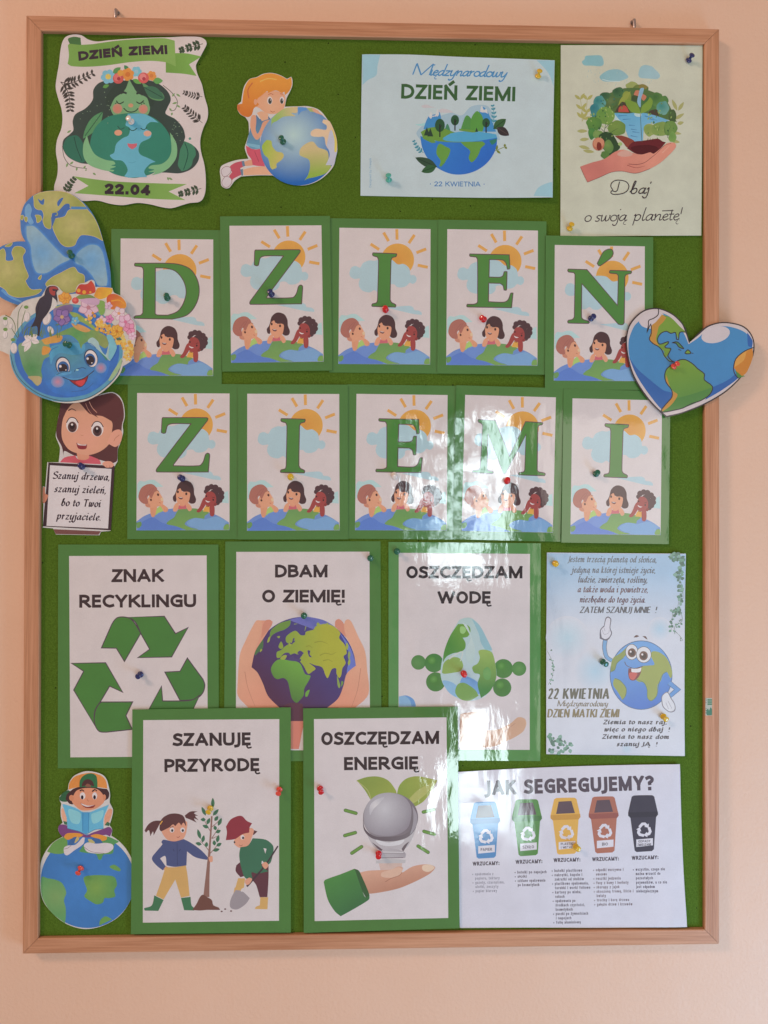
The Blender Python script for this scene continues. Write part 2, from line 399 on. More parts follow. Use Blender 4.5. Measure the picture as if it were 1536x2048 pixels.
# slanted pen letters (drawn upright, sheared when set), with joining strokes
ITA = {
'a': (.56, '~.46,.86 .3,1 .08,.72 .02,.25 .14,.02 .32,.2 .47,.9;~.49,1 .43,.25 .5,.02 .62,.18'), 'b': (.5, '~-.06,.3 .1,1 .2,1.48 .1,1.5 .04,1.1 .03,.3 .12,.02 .3,.04 .44,.4 .4,.85 .24,.95 .1,.7'),
'c': (.42, '~.4,.82 .28,1 .1,.8 .02,.35 .14,.02 .3,.06 .46,.28'), 'd': (.56, '~.46,.86 .3,1 .08,.72 .02,.25 .14,.02 .32,.2 .47,.9;~.5,1.5 .46,.8 .43,.2 .5,.02 .62,.18'),
'e': (.42, '~.04,.46 .3,.6 .36,.86 .24,1 .08,.8 .02,.4 .14,.02 .3,.06 .46,.28'), 'g': (.56, '~.46,.86 .3,1 .08,.72 .02,.25 .14,.02 .32,.2 .47,.9;~.49,1 .44,.1 .36,-.4 .16,-.46 .02,-.3'),
'h': (.52, '0,0 .02,1.5;~.02,.4 .2,.9 .36,.95 .4,.7 .38,.2 .44,.02 .56,.18'), 'i': (.22, '~-.06,.75 .06,1 .06,.25 .12,.02 .26,.18;.08,1.36 .1,1.44'), 'j': (.16, '~-.04,.8 .08,1 .08,-.1 0,-.42 -.16,-.44 -.26,-.3;.1,1.36 .12,1.44'),
'k': (.48, '0,0 .02,1.5;~.38,.98 .24,.95 .04,.5;~.12,.6 .3,.1 .5,.06'), 'l': (.22, '~.12,1.5 .06,1 .04,.25 .1,.02 .24,.18'), 'm': (.82, '~-.04,.8 .05,1 .05,0!;~.05,.4 .2,.9 .32,.95 .36,.7 .36,0!;~.36,.4 .5,.9 .64,.95 .68,.7 .66,.2 .72,.02 .84,.18'),
'n': (.54, '~-.04,.8 .05,1 .05,0!;~.05,.4 .22,.9 .38,.95 .42,.7 .4,.2 .46,.02 .58,.18'), 'o': (.48, '~o'), 'p': (.52, '~-.04,.8 .06,1 .05,.2 .02,-.45;~.05,.3 .1,.8 .28,1 .44,.8 .42,.3 .26,.02 .08,.15'),
'r': (.38, '~-.04,.8 .05,1 .05,0!;~.05,.45 .18,.9 .36,.98'), 's': (.36, '~.34,.9 .2,1 .06,.8 .12,.58 .28,.38 .26,.1 .12,0 -.02,.1'), 't': (.26, '~.1,1.3 .08,.3 .14,.02 .28,.14;-.06,.98 .32,.98'),
'u': (.56, '~-.04,.8 .06,1 .04,.3 .12,.03 .3,.15 .44,.7;~.46,1 .43,.25 .5,.02 .62,.18'), 'w': (.74, '~-.02,.85 .06,1 .06,.2 .14,.02 .28,.2 .36,.9;~.37,1 .38,.2 .46,.02 .62,.25 .68,.9 .62,1'),
'y': (.52, '~-.04,.8 .06,1 .04,.3 .12,.03 .3,.15 .44,.7;~.48,1 .42,.1 .32,-.36 .12,-.46 0,-.34'), 'z': (.44, '0,.97 .4,.97;.4,.97 0,.03;0,.03 .42,.03')}
ACC = {'Ą': ('A', 'o'), 'Ę': ('E', 'o'), 'Ń': ('N', 'a'), 'Ś': ('S', 'a'), 'ą': ('a', 'o'), 'ę': ('e', 'o'), 'ć': ('c', 'a'), 'ń': ('n', 'a'), 'ó': ('o', 'a'), 'ś': ('s', 'a'), 'ż': ('z', 'd'), 'ł': ('l', 'l'), 'Ł': ('L', 'l')}
def circle_pts(wd, ht=1.0, n=22):
    return [(wd/2+wd/2*math.sin(2*math.pi*i/n), ht/2+ht/2*math.cos(2*math.pi*i/n)) for i in range(n+1)]
def glyph(ch, style):
    acc = None
    if ch in ACC: ch, acc = ACC[ch]
    low = ch in LOW
    tab = CAPS if not low else (ITA if (style['ita'] and ch in ITA) else LOW)
    if ch not in tab: tab = CAPS; ch = ch if ch in CAPS else ' '; low = False
    wd, s = tab[ch]; st = []
    for t in [x for x in s.split(';') if x]:
        if t in ('~O', '~o', '~Q'): st.append((circle_pts(wd), True, True)); continue
        if t[0] == '~':
            st.append((spline(parse(t[1:]), 5, False), False, True))
        else: st.append(([(a, b) for a, b, _ in parse(t)], False, False))
    if style.get('serif') and style['serif'] > 0:
        e = style['serif']
        for q, cl, cur in list(st):
            if cl: continue
            for (x, y) in (q[0], q[-1]):
                top = 1.0
                if not cur and abs(q[0][0]-q[-1][0]) < .5 and abs(q[0][1]-q[-1][1]) > .5 and (abs(y) < .06 or abs(y-1) < .06 or abs(y-1.5) < .05) and not (low and style['ita']):
                    st.append(([(x-e, min(max(y, 0), 1.5)), (x+e, min(max(y, 0), 1.5))], False, 'serif'))
    if acc == 'a':
        yy = 1.24 if not low else 1.28; cx = wd*.5
        st.append(([(cx-.05, yy-.03), (cx+.12, yy+.16)], False, False))
    if acc == 'd': st.append(([(wd*.5, 1.36), (wd*.5, 1.44)], False, False))
    if acc == 'o':
        cx = wd*.9; st.append((spline(parse('%f,-.04 %f,-.2 %f,-.38 %f,-.36' % (cx, cx-.11, cx-.03, cx+.1)), 4, False), False, 'thin'))
    if acc == 'l': st.append(([(wd-.13, .62), (wd+.15, .9)] if low else [(-.13, .4), (.22, .68)], False, False))
    return wd, st, low
SANS = dict(w=.228, xh=.76, ita=False, shear=0, nib=None, gap=.105)
SANSN = dict(w=.17, xh=.76, ita=False, shear=0, nib=None, gap=.15)
HEAVY = dict(w=.27, xh=.76, ita=False, shear=0, nib=None, gap=.16)
SERIF = dict(w=.115, xh=.70, ita=True, shear=.2, nib=(.075, .165, 25), gap=.035, serif=.09, noext=False)
SERIFB = dict(w=.2, xh=.74, ita=True, shear=.2, nib=(.12, .30, 25), gap=.1, serif=.09)
CORS = dict(w=.13, xh=.66, ita=True, shear=.2, nib=(.06, .19, 35), gap=.05, serif=0)
HAND = dict(w=.075, xh=.5, ita=True, shear=.2, nib=None, gap=-.13, serif=0)
def text_width(txt, st):
    x = 0
    for ch in txt: x += glyph(ch, st)[0]*(st['xh'] if glyph(ch, st)[2] else 1)*st.get('cond', 1)+st['w']+st['gap']
    return x-st['gap']
def art_text(s, col, txt, x, y, cap, st=SANS, width=None, rot=0, align='c', warp=None, lift=0):
    """y = baseline pixel of the current zoom, cap = capital height, x = centre / left edge"""
    st = dict(st); hw = st['w']/2; kx = cap
    if width:      # fit the run by the letters' own width, keeping the pen as thick as it is
        sw = sum(glyph(c, st)[0]*(st['xh'] if glyph(c, st)[2] else 1) for c in txt); n_ = len(txt)
        fix = n_*(st['w']+st['gap'])-st['gap']; cond = (width/cap-fix)/max(sw, .1)
        if cond < .6:
            kk = (width/cap)/(fix+.6*sw); cond = .6; kx = cap*kk
        elif cond > 1.9:
            st['gap'] += (width/cap-fix-1.9*sw)/max(1, n_-1); cond = 1.9
        st['cond'] = cond
    tot = text_width(txt, st)
    x0 = {'c': -tot/2, 'l': 0, 'r': -tot}[align]
    ca, sa = math.cos(math.radians(rot)), math.sin(math.radians(rot))
    cur = x0; groups = [[], [], [], []]; gi = 0
    ratio = kx/cap
    for ch in txt:
        wd, strokes, low = glyph(ch, st); sc = st['xh'] if low else 1
        H = sc
        def my(v):
            if low:
                if v > 1: return (H-hw)+(v-1)/.5*(1.04-H)
                if v < 0: return hw+v*.75
                return hw+v*(H-2*hw)
            return hw+v*(1-2*hw)
        for q, cl, cur_ in strokes:
            pts = [(cur+hw+px_*sc*st.get('cond', 1), my(py_)) for px_, py_ in q]
            wf = None
            if st['nib'] and cur_ not in ('serif', 'thin'):
                mn, mx, an = st['nib']; ax = math.radians(an)
                wf = lambda t: mn+(mx-mn)*abs(t.x*math.sin(-ax)+t.y*math.cos(ax))
            wdt = st['w'] if cur_ not in ('serif', 'thin') else st['w']*(.42 if cur_ == 'serif' else .55)
            f = ribbon(pts, wdt, ext=0 if (cl or st['gap'] <= 0 or cur_ == 'serif') else hw*(1 if not st['nib'] else .4), wfun=wf, loop=cl)
            top = 1.0 if not low else 1.35
            plain = not low and not cur_ and ch not in 'ĘĄŃŚ.,:?!' 
            for g in f:
                if plain:
                    g = clip_poly(g, 1, 1.0, 1); g = clip_poly(g, 1, 0.0, -1) if g else g
                if len(g) < 3: continue
                o = []
                for u, v in g:
                    u2 = (u+st['shear']*v/ratio if ratio else u)*kx; v2 = v*cap
                    if warp: v2 += warp(u2)
                    o.append((x+u2*ca+v2*sa, y-(v2*ca-u2*sa)))
                groups[gi % 4].append([s.loc2(s.px(p)) for p in o])
            gi += 1
        cur += wd*sc*st.get('cond', 1)+st['w']+st['gap']
    allf = [f for g in groups for f in g]
    if not allf: return
    lv = s.level(allf); s.boxes[-1] = s.boxes[-1][:4]+(lv+3,)
    for k, g in enumerate(groups): s.add(s.alb(col), g, lv=lv+k*0.5)
Art.T = art_text
# ---------------------------------------------------------------- wall and board
def mat_wall():
    m, nt, p = new_mat('wall_paint')
    tc = node(nt, 'ShaderNodeTexCoord')
    n = node(nt, 'ShaderNodeTexNoise', Scale=3.0, Detail=4.0); link(nt, tc, 'Object', n, 'Vector')
    r = node(nt, 'ShaderNodeValToRGB'); link(nt, n, 'Fac', r, 'Fac')
    r.color_ramp.elements[0].position = .3; r.color_ramp.elements[0].color = (.86, .61, .44, 1)
    r.color_ramp.elements[1].position = .7; r.color_ramp.elements[1].color = (.89, .64, .47, 1)
    link(nt, r, 'Color', p, 'Base Color')
    p.inputs['Roughness'].default_value = .55; p.inputs['Specular IOR Level'].default_value = .3
    f = node(nt, 'ShaderNodeTexNoise', Scale=220.0, Detail=3.0); link(nt, tc, 'Object', f, 'Vector')
    f2 = node(nt, 'ShaderNodeTexNoise', Scale=14.0, Detail=2.0); link(nt, tc, 'Object', f2, 'Vector')
    b = node(nt, 'ShaderNodeBump', Strength=.8, Distance=.0008); link(nt, f, 'Fac', b, 'Height')
    b2 = node(nt, 'ShaderNodeBump', Strength=.5, Distance=.004); link(nt, f2, 'Fac', b2, 'Height'); link(nt, b, 'Normal', b2, 'Normal')
    link(nt, b2, 'Normal', p, 'Normal'); return m
def mat_wood(name, axis):
    m, nt, p = new_mat(name)
    tc = node(nt, 'ShaderNodeTexCoord'); mp = node(nt, 'ShaderNodeMapping'); link(nt, tc, 'Object', mp, 'Vector')
    sc = [60, 60, 60]; sc[axis] = 1.6; mp.inputs['Scale'].default_value = sc
    n = node(nt, 'ShaderNodeTexNoise', Scale=2.2, Detail=5.0, Distortion=.6); link(nt, mp, 'Vector', n, 'Vector')
    wv = node(nt, 'ShaderNodeTexNoise', Scale=9.0, Detail=3.0); link(nt, mp, 'Vector', wv, 'Vector')
    r = node(nt, 'ShaderNodeValToRGB'); link(nt, n, 'Fac', r, 'Fac'); e = r.color_ramp.elements
    e[0].position = .3; e[0].color = (.54, .265, .138, 1); e[1].position = .68; e[1].color = (.72, .40, .235, 1)
    mx = node(nt, 'ShaderNodeMix', data_type='RGBA', blend_type='MULTIPLY'); mx.inputs[0].default_value = .35
    r2 = node(nt, 'ShaderNodeValToRGB'); link(nt, wv, 'Fac', r2, 'Fac'); r2.color_ramp.elements[0].position = .35; r2.color_ramp.elements[0].color = (.58, .46, .36, 1); r2.color_ramp.elements[1].position = .6
    link(nt, r, 'Color', mx, 6); link(nt, r2, 'Color', mx, 7); link(nt, mx, 2, p, 'Base Color')
    p.inputs['Roughness'].default_value = .42; p.inputs['Specular IOR Level'].default_value = .4
    b = node(nt, 'ShaderNodeBump', Strength=.5, Distance=.0004); link(nt, wv, 'Fac', b, 'Height'); link(nt, b, 'Normal', p, 'Normal')
    return m
def mat_cork():
    m, nt, p = new_mat('green_cork')
    tc = node(nt, 'ShaderNodeTexCoord')
    n = node(nt, 'ShaderNodeTexNoise', Scale=520.0, Detail=4.0, Roughness=.7); link(nt, tc, 'Object', n, 'Vector')
    big = node(nt, 'ShaderNodeTexNoise', Scale=9.0, Detail=3.0); link(nt, tc, 'Object', big, 'Vector')
    r = node(nt, 'ShaderNodeValToRGB'); link(nt, n, 'Fac', r, 'Fac'); e = r.color_ramp.elements
    e[0].position = .33; e[0].color = (.066, .142, .011, 1); e[1].position = .67; e[1].color = (.112, .225, .024, 1)
    v = node(nt, 'ShaderNodeTexVoronoi', Scale=75.0); link(nt, tc, 'Object', v, 'Vector')
    lt = node(nt, 'ShaderNodeMath', operation='LESS_THAN'); lt.inputs[1].default_value = .075; link(nt, v, 'Distance', lt, 0)
    w2 = node(nt, 'ShaderNodeTexWhiteNoise'); link(nt, v, 'Position', w2, 'Vector')
    g = node(nt, 'ShaderNodeMath', operation='GREATER_THAN'); g.inputs[1].default_value = .72; link(nt, w2, 'Value', g, 0)
    mu = node(nt, 'ShaderNodeMath', operation='MULTIPLY'); link(nt, lt, 0, mu, 0); link(nt, g, 0, mu, 1)
    mx = node(nt, 'ShaderNodeMix', data_type='RGBA'); link(nt, mu, 0, mx, 0); link(nt, r, 'Color', mx, 6); mx.inputs[7].default_value = (.012, .018, .004, 1)
    mr = node(nt, 'ShaderNodeMapRange'); mr.inputs['To Min'].default_value = .86; mr.inputs['To Max'].default_value = 1.14; link(nt, big, 'Fac', mr, 'Value')
    vm = node(nt, 'ShaderNodeVectorMath', operation='SCALE'); link(nt, mx, 2, vm, 'Vector'); link(nt, mr, 'Result', vm, 'Scale')
    link(nt, vm, 'Vector', p, 'Base Color'); p.inputs['Roughness'].default_value = .85; p.inputs['Specular IOR Level'].default_value = .15
    b = node(nt, 'ShaderNodeBump', Strength=.6, Distance=.0006); link(nt, n, 'Fac', b, 'Height'); link(nt, b, 'Normal', p, 'Normal')
    return m
def simple(name, col, rough=.5, metal=0, spec=.5, trans=0, coat=0):
    m, nt, p = new_mat(name)
    tc = node(nt, 'ShaderNodeTexCoord'); n = node(nt, 'ShaderNodeTexNoise', Scale=200.0, Detail=2.0); link(nt, tc, 'Object', n, 'Vector')
    mr = node(nt, 'ShaderNodeMapRange'); mr.inputs['To Min'].default_value = .92; mr.inputs['To Max'].default_value = 1.08; link(nt, n, 'Fac', mr, 'Value')
    vm = node(nt, 'ShaderNodeVectorMath', operation='SCALE'); vm.inputs[0].default_value = col; link(nt, mr, 'Result', vm, 'Scale'); link(nt, vm, 'Vector', p, 'Base Color')
    p.inputs['Roughness'].default_value = rough; p.inputs['Metallic'].default_value = metal; p.inputs['Specular IOR Level'].default_value = spec
    p.inputs['Transmission Weight'].default_value = trans; p.inputs['Coat Weight'].default_value = coat
    return m

bm = bmesh.new()
for n_ in range(1): bmesh.ops.create_grid(bm, x_segments=1, y_segments=1, size=1)
for v in bm.verts: v.co = Vector((v.co.x*3.0, 0, v.co.y*2.2))
bmesh.ops.reverse_faces(bm, faces=[f for f in bm.faces if f.normal.y > 0])
wall = link_mesh('wall', bm, mat_wall()); tag(wall, kind='structure')

W2, H2 = 0.47, 0.6267
RW = 0.0205            # width of the frame rails
board = empty('bulletin_board', (0, 0, -H2)); tag(board, 'large green cork board in a pale wooden frame hanging on the peach wall', 'bulletin board')
def rail(kind):
    yb, yf = -0.001, Y_FRAME
    prof = [(0, yb), (0, yf+.0014), (.0004, yf+.0004), (.0014, yf), (RW-.0012, yf), (RW-.0003, yf+.0005), (RW, yf+.0015), (RW, yb)]   # (inwards, y)
    bm = bmesh.new(); rings = []
    for end in (0, 1):
        ring = []
        for d, y in prof:
            d0_ = d; eg = .00025 if end == 0 else -.00025
            if kind == 'top': v = ((-W2+d) if not end else (W2-d), y, H2-d)
            elif kind == 'bottom': v = ((-W2+d) if not end else (W2-d), y, -H2+d)
            elif kind == 'left': v = (-W2+d, y, (-H2+d) if not end else (H2-d))
            else: v = (W2-d, y, (-H2+d) if not end else (H2-d))
            v = (v[0]+(eg if kind in ('top', 'bottom') else 0), v[1], v[2]+(eg if kind in ('left', 'right') else 0))
            ring.append(bm.verts.new((v[0], v[1], v[2]+H2)))
        rings.append(ring)
    n = len(prof)
    for i in range(n):
        bm.faces.new([rings[0][i], rings[0][(i+1) % n], rings[1][(i+1) % n], rings[1][i]])
    bm.faces.new(rings[0]); bm.faces.new(rings[1][::-1])
    bmesh.ops.recalc_face_normals(bm, faces=bm.faces)
    return bm
WH, WV = mat_wood('wood_across', 0), mat_wood('wood_upright', 2)
for k_ in ('top', 'bottom'): link_mesh('frame_rail', rail(k_), WH, board)
for k_ in ('left', 'right'): link_mesh('frame_stile', rail(k_), WV, board)
bm = bmesh.new(); bmesh.ops.create_cube(bm, size=1)
for v in bm.verts: v.co = Vector((v.co.x*(2*W2-2*RW-.0002), -0.0065+v.co.y*.011, v.co.z*(2*H2-2*RW-.0002)+H2))
link_mesh('cork_panel', bm, mat_cork(), board)

METAL = simple('zinc', (.5, .47, .46), .35, 1)
def tube(bm, pts, r, n=10):
    rings = []
    for i, p in enumerate(pts):
        p = Vector(p); d = (Vector(pts[min(i+1, len(pts)-1)])-Vector(pts[max(i-1, 0)])).normalized()
        a = d.orthogonal().normalized() if i == 0 else (rings_a-d*rings_a.dot(d)).normalized(); rings_a = a; b = d.cross(a)
        rings.append([bm.verts.new(p+(a*math.cos(t)+b*math.sin(t))*r) for t in [2*math.pi*k/n for k in range(n)]])
    for i in range(len(rings)-1):
        for k in range(n): bm.faces.new([rings[i][k], rings[i][(k+1) % n], rings[i+1][(k+1) % n], rings[i+1][k]])
    bm.faces.new(rings[0]); bm.faces.new(rings[-1][::-1])
for hx, hy, lab in ((232, 26, 'small zinc wall hook above the left end of the board'), (1268, 46, 'small zinc wall hook above the right end of the board')):
    p = at(hx, hy, -0.006); bm = bmesh.new()
    tube(bm, [(0, .0058, .0035), (0, .0010, .0045), (0, -.0008, .0035), (0, -.0014, .0010), (0, -.0014, -.006), (0, -.0014, -.0135)], .0022, 14)
    bmesh.ops.recalc_face_normals(bm, faces=bm.faces)
    h = link_mesh('wall_hook', bm, METAL, None, smooth=True); h.location = (p.x, p.y, p.z)
    tag(h, lab, 'hook', 'hooks the board hangs on')
    bm = bmesh.new(); bmesh.ops.create_cone(bm, cap_ends=True, segments=16, radius1=.0036, radius2=.0031, depth=.0012)
    for v in bm.verts: v.co = Vector((v.co.x, v.co.z+.0053, v.co.y+.0035))
    link_mesh('hook_collar', bm, METAL, h)
# a scrap of green label stuck on the right hand stile
A = Art('label_scrap', 'small scrap of a green printed label on the right stile of the frame', 'sticker', [(1411, 1396), (1424, 1396), (1424, 1431), (1411, 1431)], Y_FRAME-.0003, M_PAPER, (200, 180, 175), base='scrap', thick=.0002)
A.base_col = A.alb('a39c8c'); A.part('print')
for i in range(3): A.P('3f6b4c', [(1415, 1398.5+i*4.2), (1424, 1398.5+i*4.2), (1424, 1401.3+i*4.2), (1415, 1401.3+i*4.2)], smooth=False)
A.P('4a6e58', "1413,1421 1416,1417 1418,1421 1421,1415 1424,1418! 1424,1430! 1414,1430")
for y_ in (1398, 1401, 1405, 1417, 1421, 1426): A.C('3a2c28', 1412.2, y_, .8, n=8)
A.build()
# ---------------------------------------------------------------- the ten letter cards (one drawing, shared)
WREF = (190, 169, 162)
GREEN = '3c642a'
TS = MM/6.4
def card_xf(p):
    X, Y = p[0]-(p[1]-142)*0.0161, p[1]
    return ((X-710)*TS*1.0, -(Y-1012)*TS)
def wave(ax, az, a, b, ph):
    return lambda x, z: ax*(0.5+0.5*math.sin(x*a+ph))+az*(0.5+0.5*math.sin(z*b+ph*1.7))
CARD_OUT = [(5, 22), (1400, 22), (1435, 1995), (37, 1995)]
LETTERS = {
'Z': ((0, 0, 1), "445,480! 452,455 480,453! 1005,452 1024,462 1018,490! 665,960! 600,1050! 602,1064! 925,1062 975,1010 1000,925 1025,903 1050,912 1055,940! 1042,1142! 395,1144 383,1130 388,1105! 812,530! 585,528 520,550 500,610 492,645 465,653 440,640!", None),
'D': ((125-72*1.834, 142-162*1.834, 1/1.834), "172,333! 440,333 545,365 600,440 615,530 590,620 530,690 430,718! 172,715 168,705 180,697! 215,692 228,675! 230,385 222,362 200,355! 172,352 168,342!", "312,364! 380,364! 450,385 505,450 525,530 505,610 465,665 400,691! 325,690 313,680!"),
'I': ((125-840*1.88, 142-130*1.88, 1/1.88), "1066,298! 1224,302 1227,312 1221,322! 1196,330 1188,350! 1178,615 1188,636! 1213,648 1216,657 1212,666! 1056,663 1052,655 1057,645! 1085,637 1092,615! 1103,350 1095,326! 1067,318 1062,308!", None),
'E': ((125-183*1.918, 142-98*1.918, 1/1.918), "334,262! 598,264! 603,345 600,358 585,360! 578,325 560,302 530,297! 465,298! 462,415! 535,415 555,405 565,378 583,378! 580,495 575,502 562,500! 555,470 535,456! 460,455! 458,580! 560,582 590,565 607,522 623,520! 613,618! 316,617 312,608 316,599! 360,598 382,588 385,570! 385,300 375,282! 336,278 331,270!", None),
'M': ((125-105*1.875, 142-112*1.875, 1/1.875), "196,278! 312,281! 410,525! 520,284! 636,288 638,295 632,303! 612,308 604,325! 602,610 610,625! 653,633 657,642 652,651! 478,649 474,640 480,632! 508,628 516,612! 523,372! 385,640 376,645 368,640! 262,372! 257,612 265,626! 295,630 299,638 294,645! 160,641 157,634 162,627! 198,622 210,610! 224,318 212,302! 198,297 193,287!", None),
'N': ((125-102*1.912, 142-107*1.912, 1/1.912), "192,268! 318,270! 524,508! 530,310 520,295! 474,291 471,282 476,273! 617,275 621,283 616,292! 585,300 575,315! 568,622 560,635 545,638 528,634! 283,365! 279,590 290,606! 326,618 332,625 326,632! 190,631 185,622 190,612! 218,606 230,590! 237,305 228,291! 193,287 188,277!", None)}
ACCENT_N = "388,228! 430,150 465,130 490,134 497,160 480,190 410,242 398,242!"

def child_one(A):      # fair child with short auburn hair
    A.part('child_figure')
    A.P('96a85a', "400,1610! 470,1560 530,1600 520,1625 420,1665! 385,1690")
    A.P('c4805f', "320,1560 400,1580 395,1640 380,1700 350,1718 328,1690 318,1620")
    A.P('c4805f', "455,1540! 530,1590 545,1625 525,1650 490,1648 470,1610 440,1560")
    A.P('c98565', "330,1410 400,1370 440,1420 478,1490 470,1560 400,1585 320,1600 255,1570 270,1520")
    A.P('b4715a', "258,1540 300,1545 320,1585 270,1585")
    A.P('9a5a4c', "168,1440 200,1350 270,1303 340,1300 395,1345 400,1380 370,1400 330,1480 300,1440 280,1470 290,1540 230,1545 180,1500")
    A.L('8c5046', "250,1470 290,1400 340,1350", 5); A.L('8c5046', "300,1440 335,1390 360,1340", 5);
    A.C('4a2420', 414, 1432, 13, 17, -20); A.C('4a2420', 326, 1498, 12, 15, -20)
    A.L('8a4a3a', "425,1390 400,1378", 7); A.L('a5573f', "430,1530 452,1540", 7)
    A.P('dba07c', "448,1480 475,1470 480,1500 460,1515")
def child_two(A):      # child with black bob and pink top
    A.part('child_figure')
    A.P('3c2225', "640,1390 665,1300 735,1250 820,1272 862,1340 870,1420 895,1490 880,1535 835,1545 800,1520 780,1430 690,1380 650,1480 640,1520 610,1510 602,1460 625,1425")
    A.P('c97a5c', "700,1500 760,1500 770,1570 740,1585 690,1570")
    A.P('c98363', "645,1400 690,1350 720,1390 810,1400 815,1470 790,1540 730,1565 670,1540 645,1480")
    A.P('3c2225', "690,1300 760,1330 800,1390 720,1370 690,1340")
    A.P('b4545a', "672,1555! 700,1575 740,1578 768,1550! 778,1612! 665,1618!")
    A.P('c98363', "625,1560 665,1530 680,1560 660,1635 630,1648 605,1630")
    A.P('c98363', "765,1555 800,1540 840,1590 840,1625 810,1640 785,1610")
    A.C('32191a', 664, 1396, 12, 17); A.C('32191a', 770, 1420, 13, 18)
    A.P('5c2a2c', "668,1462! 700,1462 732,1470! 715,1490 685,1484"); A.P('d8c8c0', "672,1463! 700,1464 728,1471! 700,1473")
    A.L('6a3a32', "650,1368 672,1362", 6); A.L('6a3a32', "765,1380 790,1390", 6)
def child_three(A):    # child with curly dark hair
    A.part('child_figure')
    A.P('c88a3c', "1000,1600! 1040,1560 1075,1600! 1070,1650! 985,1645!")
    for x, y, r in ((1040,1350,38),(1085,1330,36),(1135,1340,40),(1185,1370,38),(1215,1410,36),(1215,1460,38),(1195,1500,36),(1165,1530,34),(1020,1390,30),(1120,1420,60),(1160,1460,50)):
        A.C('41262a', x, y, r, n=14)
    A.P('8e3532', "1010,1440 1040,1395 1085,1390 1130,1420 1150,1480 1140,1545 1090,1575 1030,1570 1000,1520")
    A.P('8e3532', "980,1490 1005,1470 1020,1540 985,1610 950,1650 915,1655 905,1635 940,1590")
    A.P('8e3532', "1070,1540 1100,1525 1130,1590 1130,1680 1110,1705 1078,1695 1068,1620")
    A.P('7a2b2a', "1130,1540 1160,1540 1150,1572 1120,1570")
    A.C('2d1517', 1025, 1450, 9, 12); A.C('2d1517', 1112, 1496, 10, 13); A.L('4f1f20', "1100,1470 1130,1462", 8)
    A.P('e0cfc8', "1014,1497! 1040,1512 1076,1518! 1048,1530 1020,1515")
    A.L('6e2626', "1020,1570 1040,1582 1062,1578", 7)

def card_drawing(A, L):
    A.part('white_panel').P('bea9a2', [(125, 142), (1293, 142), (1325, 1880), (150, 1885)], smooth=False)
    A.part('sun')
    A.C('be7c33', 878, 545, 212, n=40, grad=('r', 878, 545, 230, 'c68a3c'))
    for a in ("860,150 866,285", "692,195 758,305", "1088,220 1018,328", "528,345 640,415", "1118,448 1242,398", "1138,608 1268,632"):
        A.L('c98a45', a, 38)
    A.part('cloud', True)
    A.P('9ba9ad', "268,715 290,650 345,630 400,650 440,590 520,555 580,560 640,540 700,530 800,540 880,600 960,595 1030,650 1050,735 1090,735 1125,770 1120,820 1080,848 1040,835 1000,875 940,895 880,890 840,858 770,865 760,920 710,965 640,965 590,935 530,965 440,945 395,890 390,830 400,790 330,795 280,765")
    A.P('9ba9ad', "730,1155! 800,1150! 1045,1130 1090,1150 1110,1185 1160,1190 1200,1215 1205,1245! 1100,1235 960,1205 850,1180!")
    A.P('9fb0b0', "150,1300! 180,1260 240,1265 300,1245 360,1245 400,1270 440,1300 478,1330! 400,1335! 300,1380! 150,1480!")
    A.P('9fb0b0', "1255,1400! 1298,1380! 1308,1540! 1215,1530! 1240,1470")
    A.part('globe')
    A.P('5f76a6', "148,1775! 250,1700 400,1645 560,1612 740,1600 900,1612 1060,1655 1200,1710 1315,1782! 1325,1878! 152,1885!", grad=('l', 500, 1700, 900, 1700, '6078a0'))
    A.P('4f6aa4', "350,1720 480,1790 620,1820 720,1850 715,1880! 160,1884! 210,1820 215,1780!", 4)
    A.P('6d8bb0', "780,1790 860,1735 960,1730 1000,1745 1100,1720 1180,1710 1310,1780! 1265,1800 1250,1875! 950,1878! 880,1850 820,1830")
    A.P('5c7e46', "680,1612! 860,1604 960,1620 1070,1658! 1010,1700 1000,1735 900,1725 830,1740 780,1770 760,1810 840,1850 930,1872 780,1880! 640,1830 530,1805 560,1760 620,1720 650,1660", grad=('l', 700, 1600, 750, 1850, '6b8a45'))
    A.P('5c7e46', "148,1790! 200,1775 215,1810 190,1850 155,1855!"); A.P('6b8a45', "1260,1820 1300,1800 1318,1812! 1322,1875! 1250,1872")
    child_one(A); child_two(A); child_three(A)
    A.part('printed_letter')
    z, out, hole = LETTERS[L]; A.Z(*z); k = z[2]; A.sh = .0161-{'Z': .0144, 'D': .003, 'I': -.0217, 'E': -.009, 'M': -.02, 'N': -.0133}[L]
    def both(o, h=None):
        A.P('406f2b', o, hole=h, n=4, grad=('l', (710-z[0])*k, (450-z[1])*k, (760-z[0])*k, (1140-z[1])*k, '3b6a2a'))
        A.L('4e3438', o, 11*k, closed=True, n=4)
        if h: A.L('4e3438', h, 11*k, closed=True, n=4)
    both(out, hole)
    if L == 'N': both(ACCENT_N)
    A.Z(0, 0, 1); A.sh = 0.0

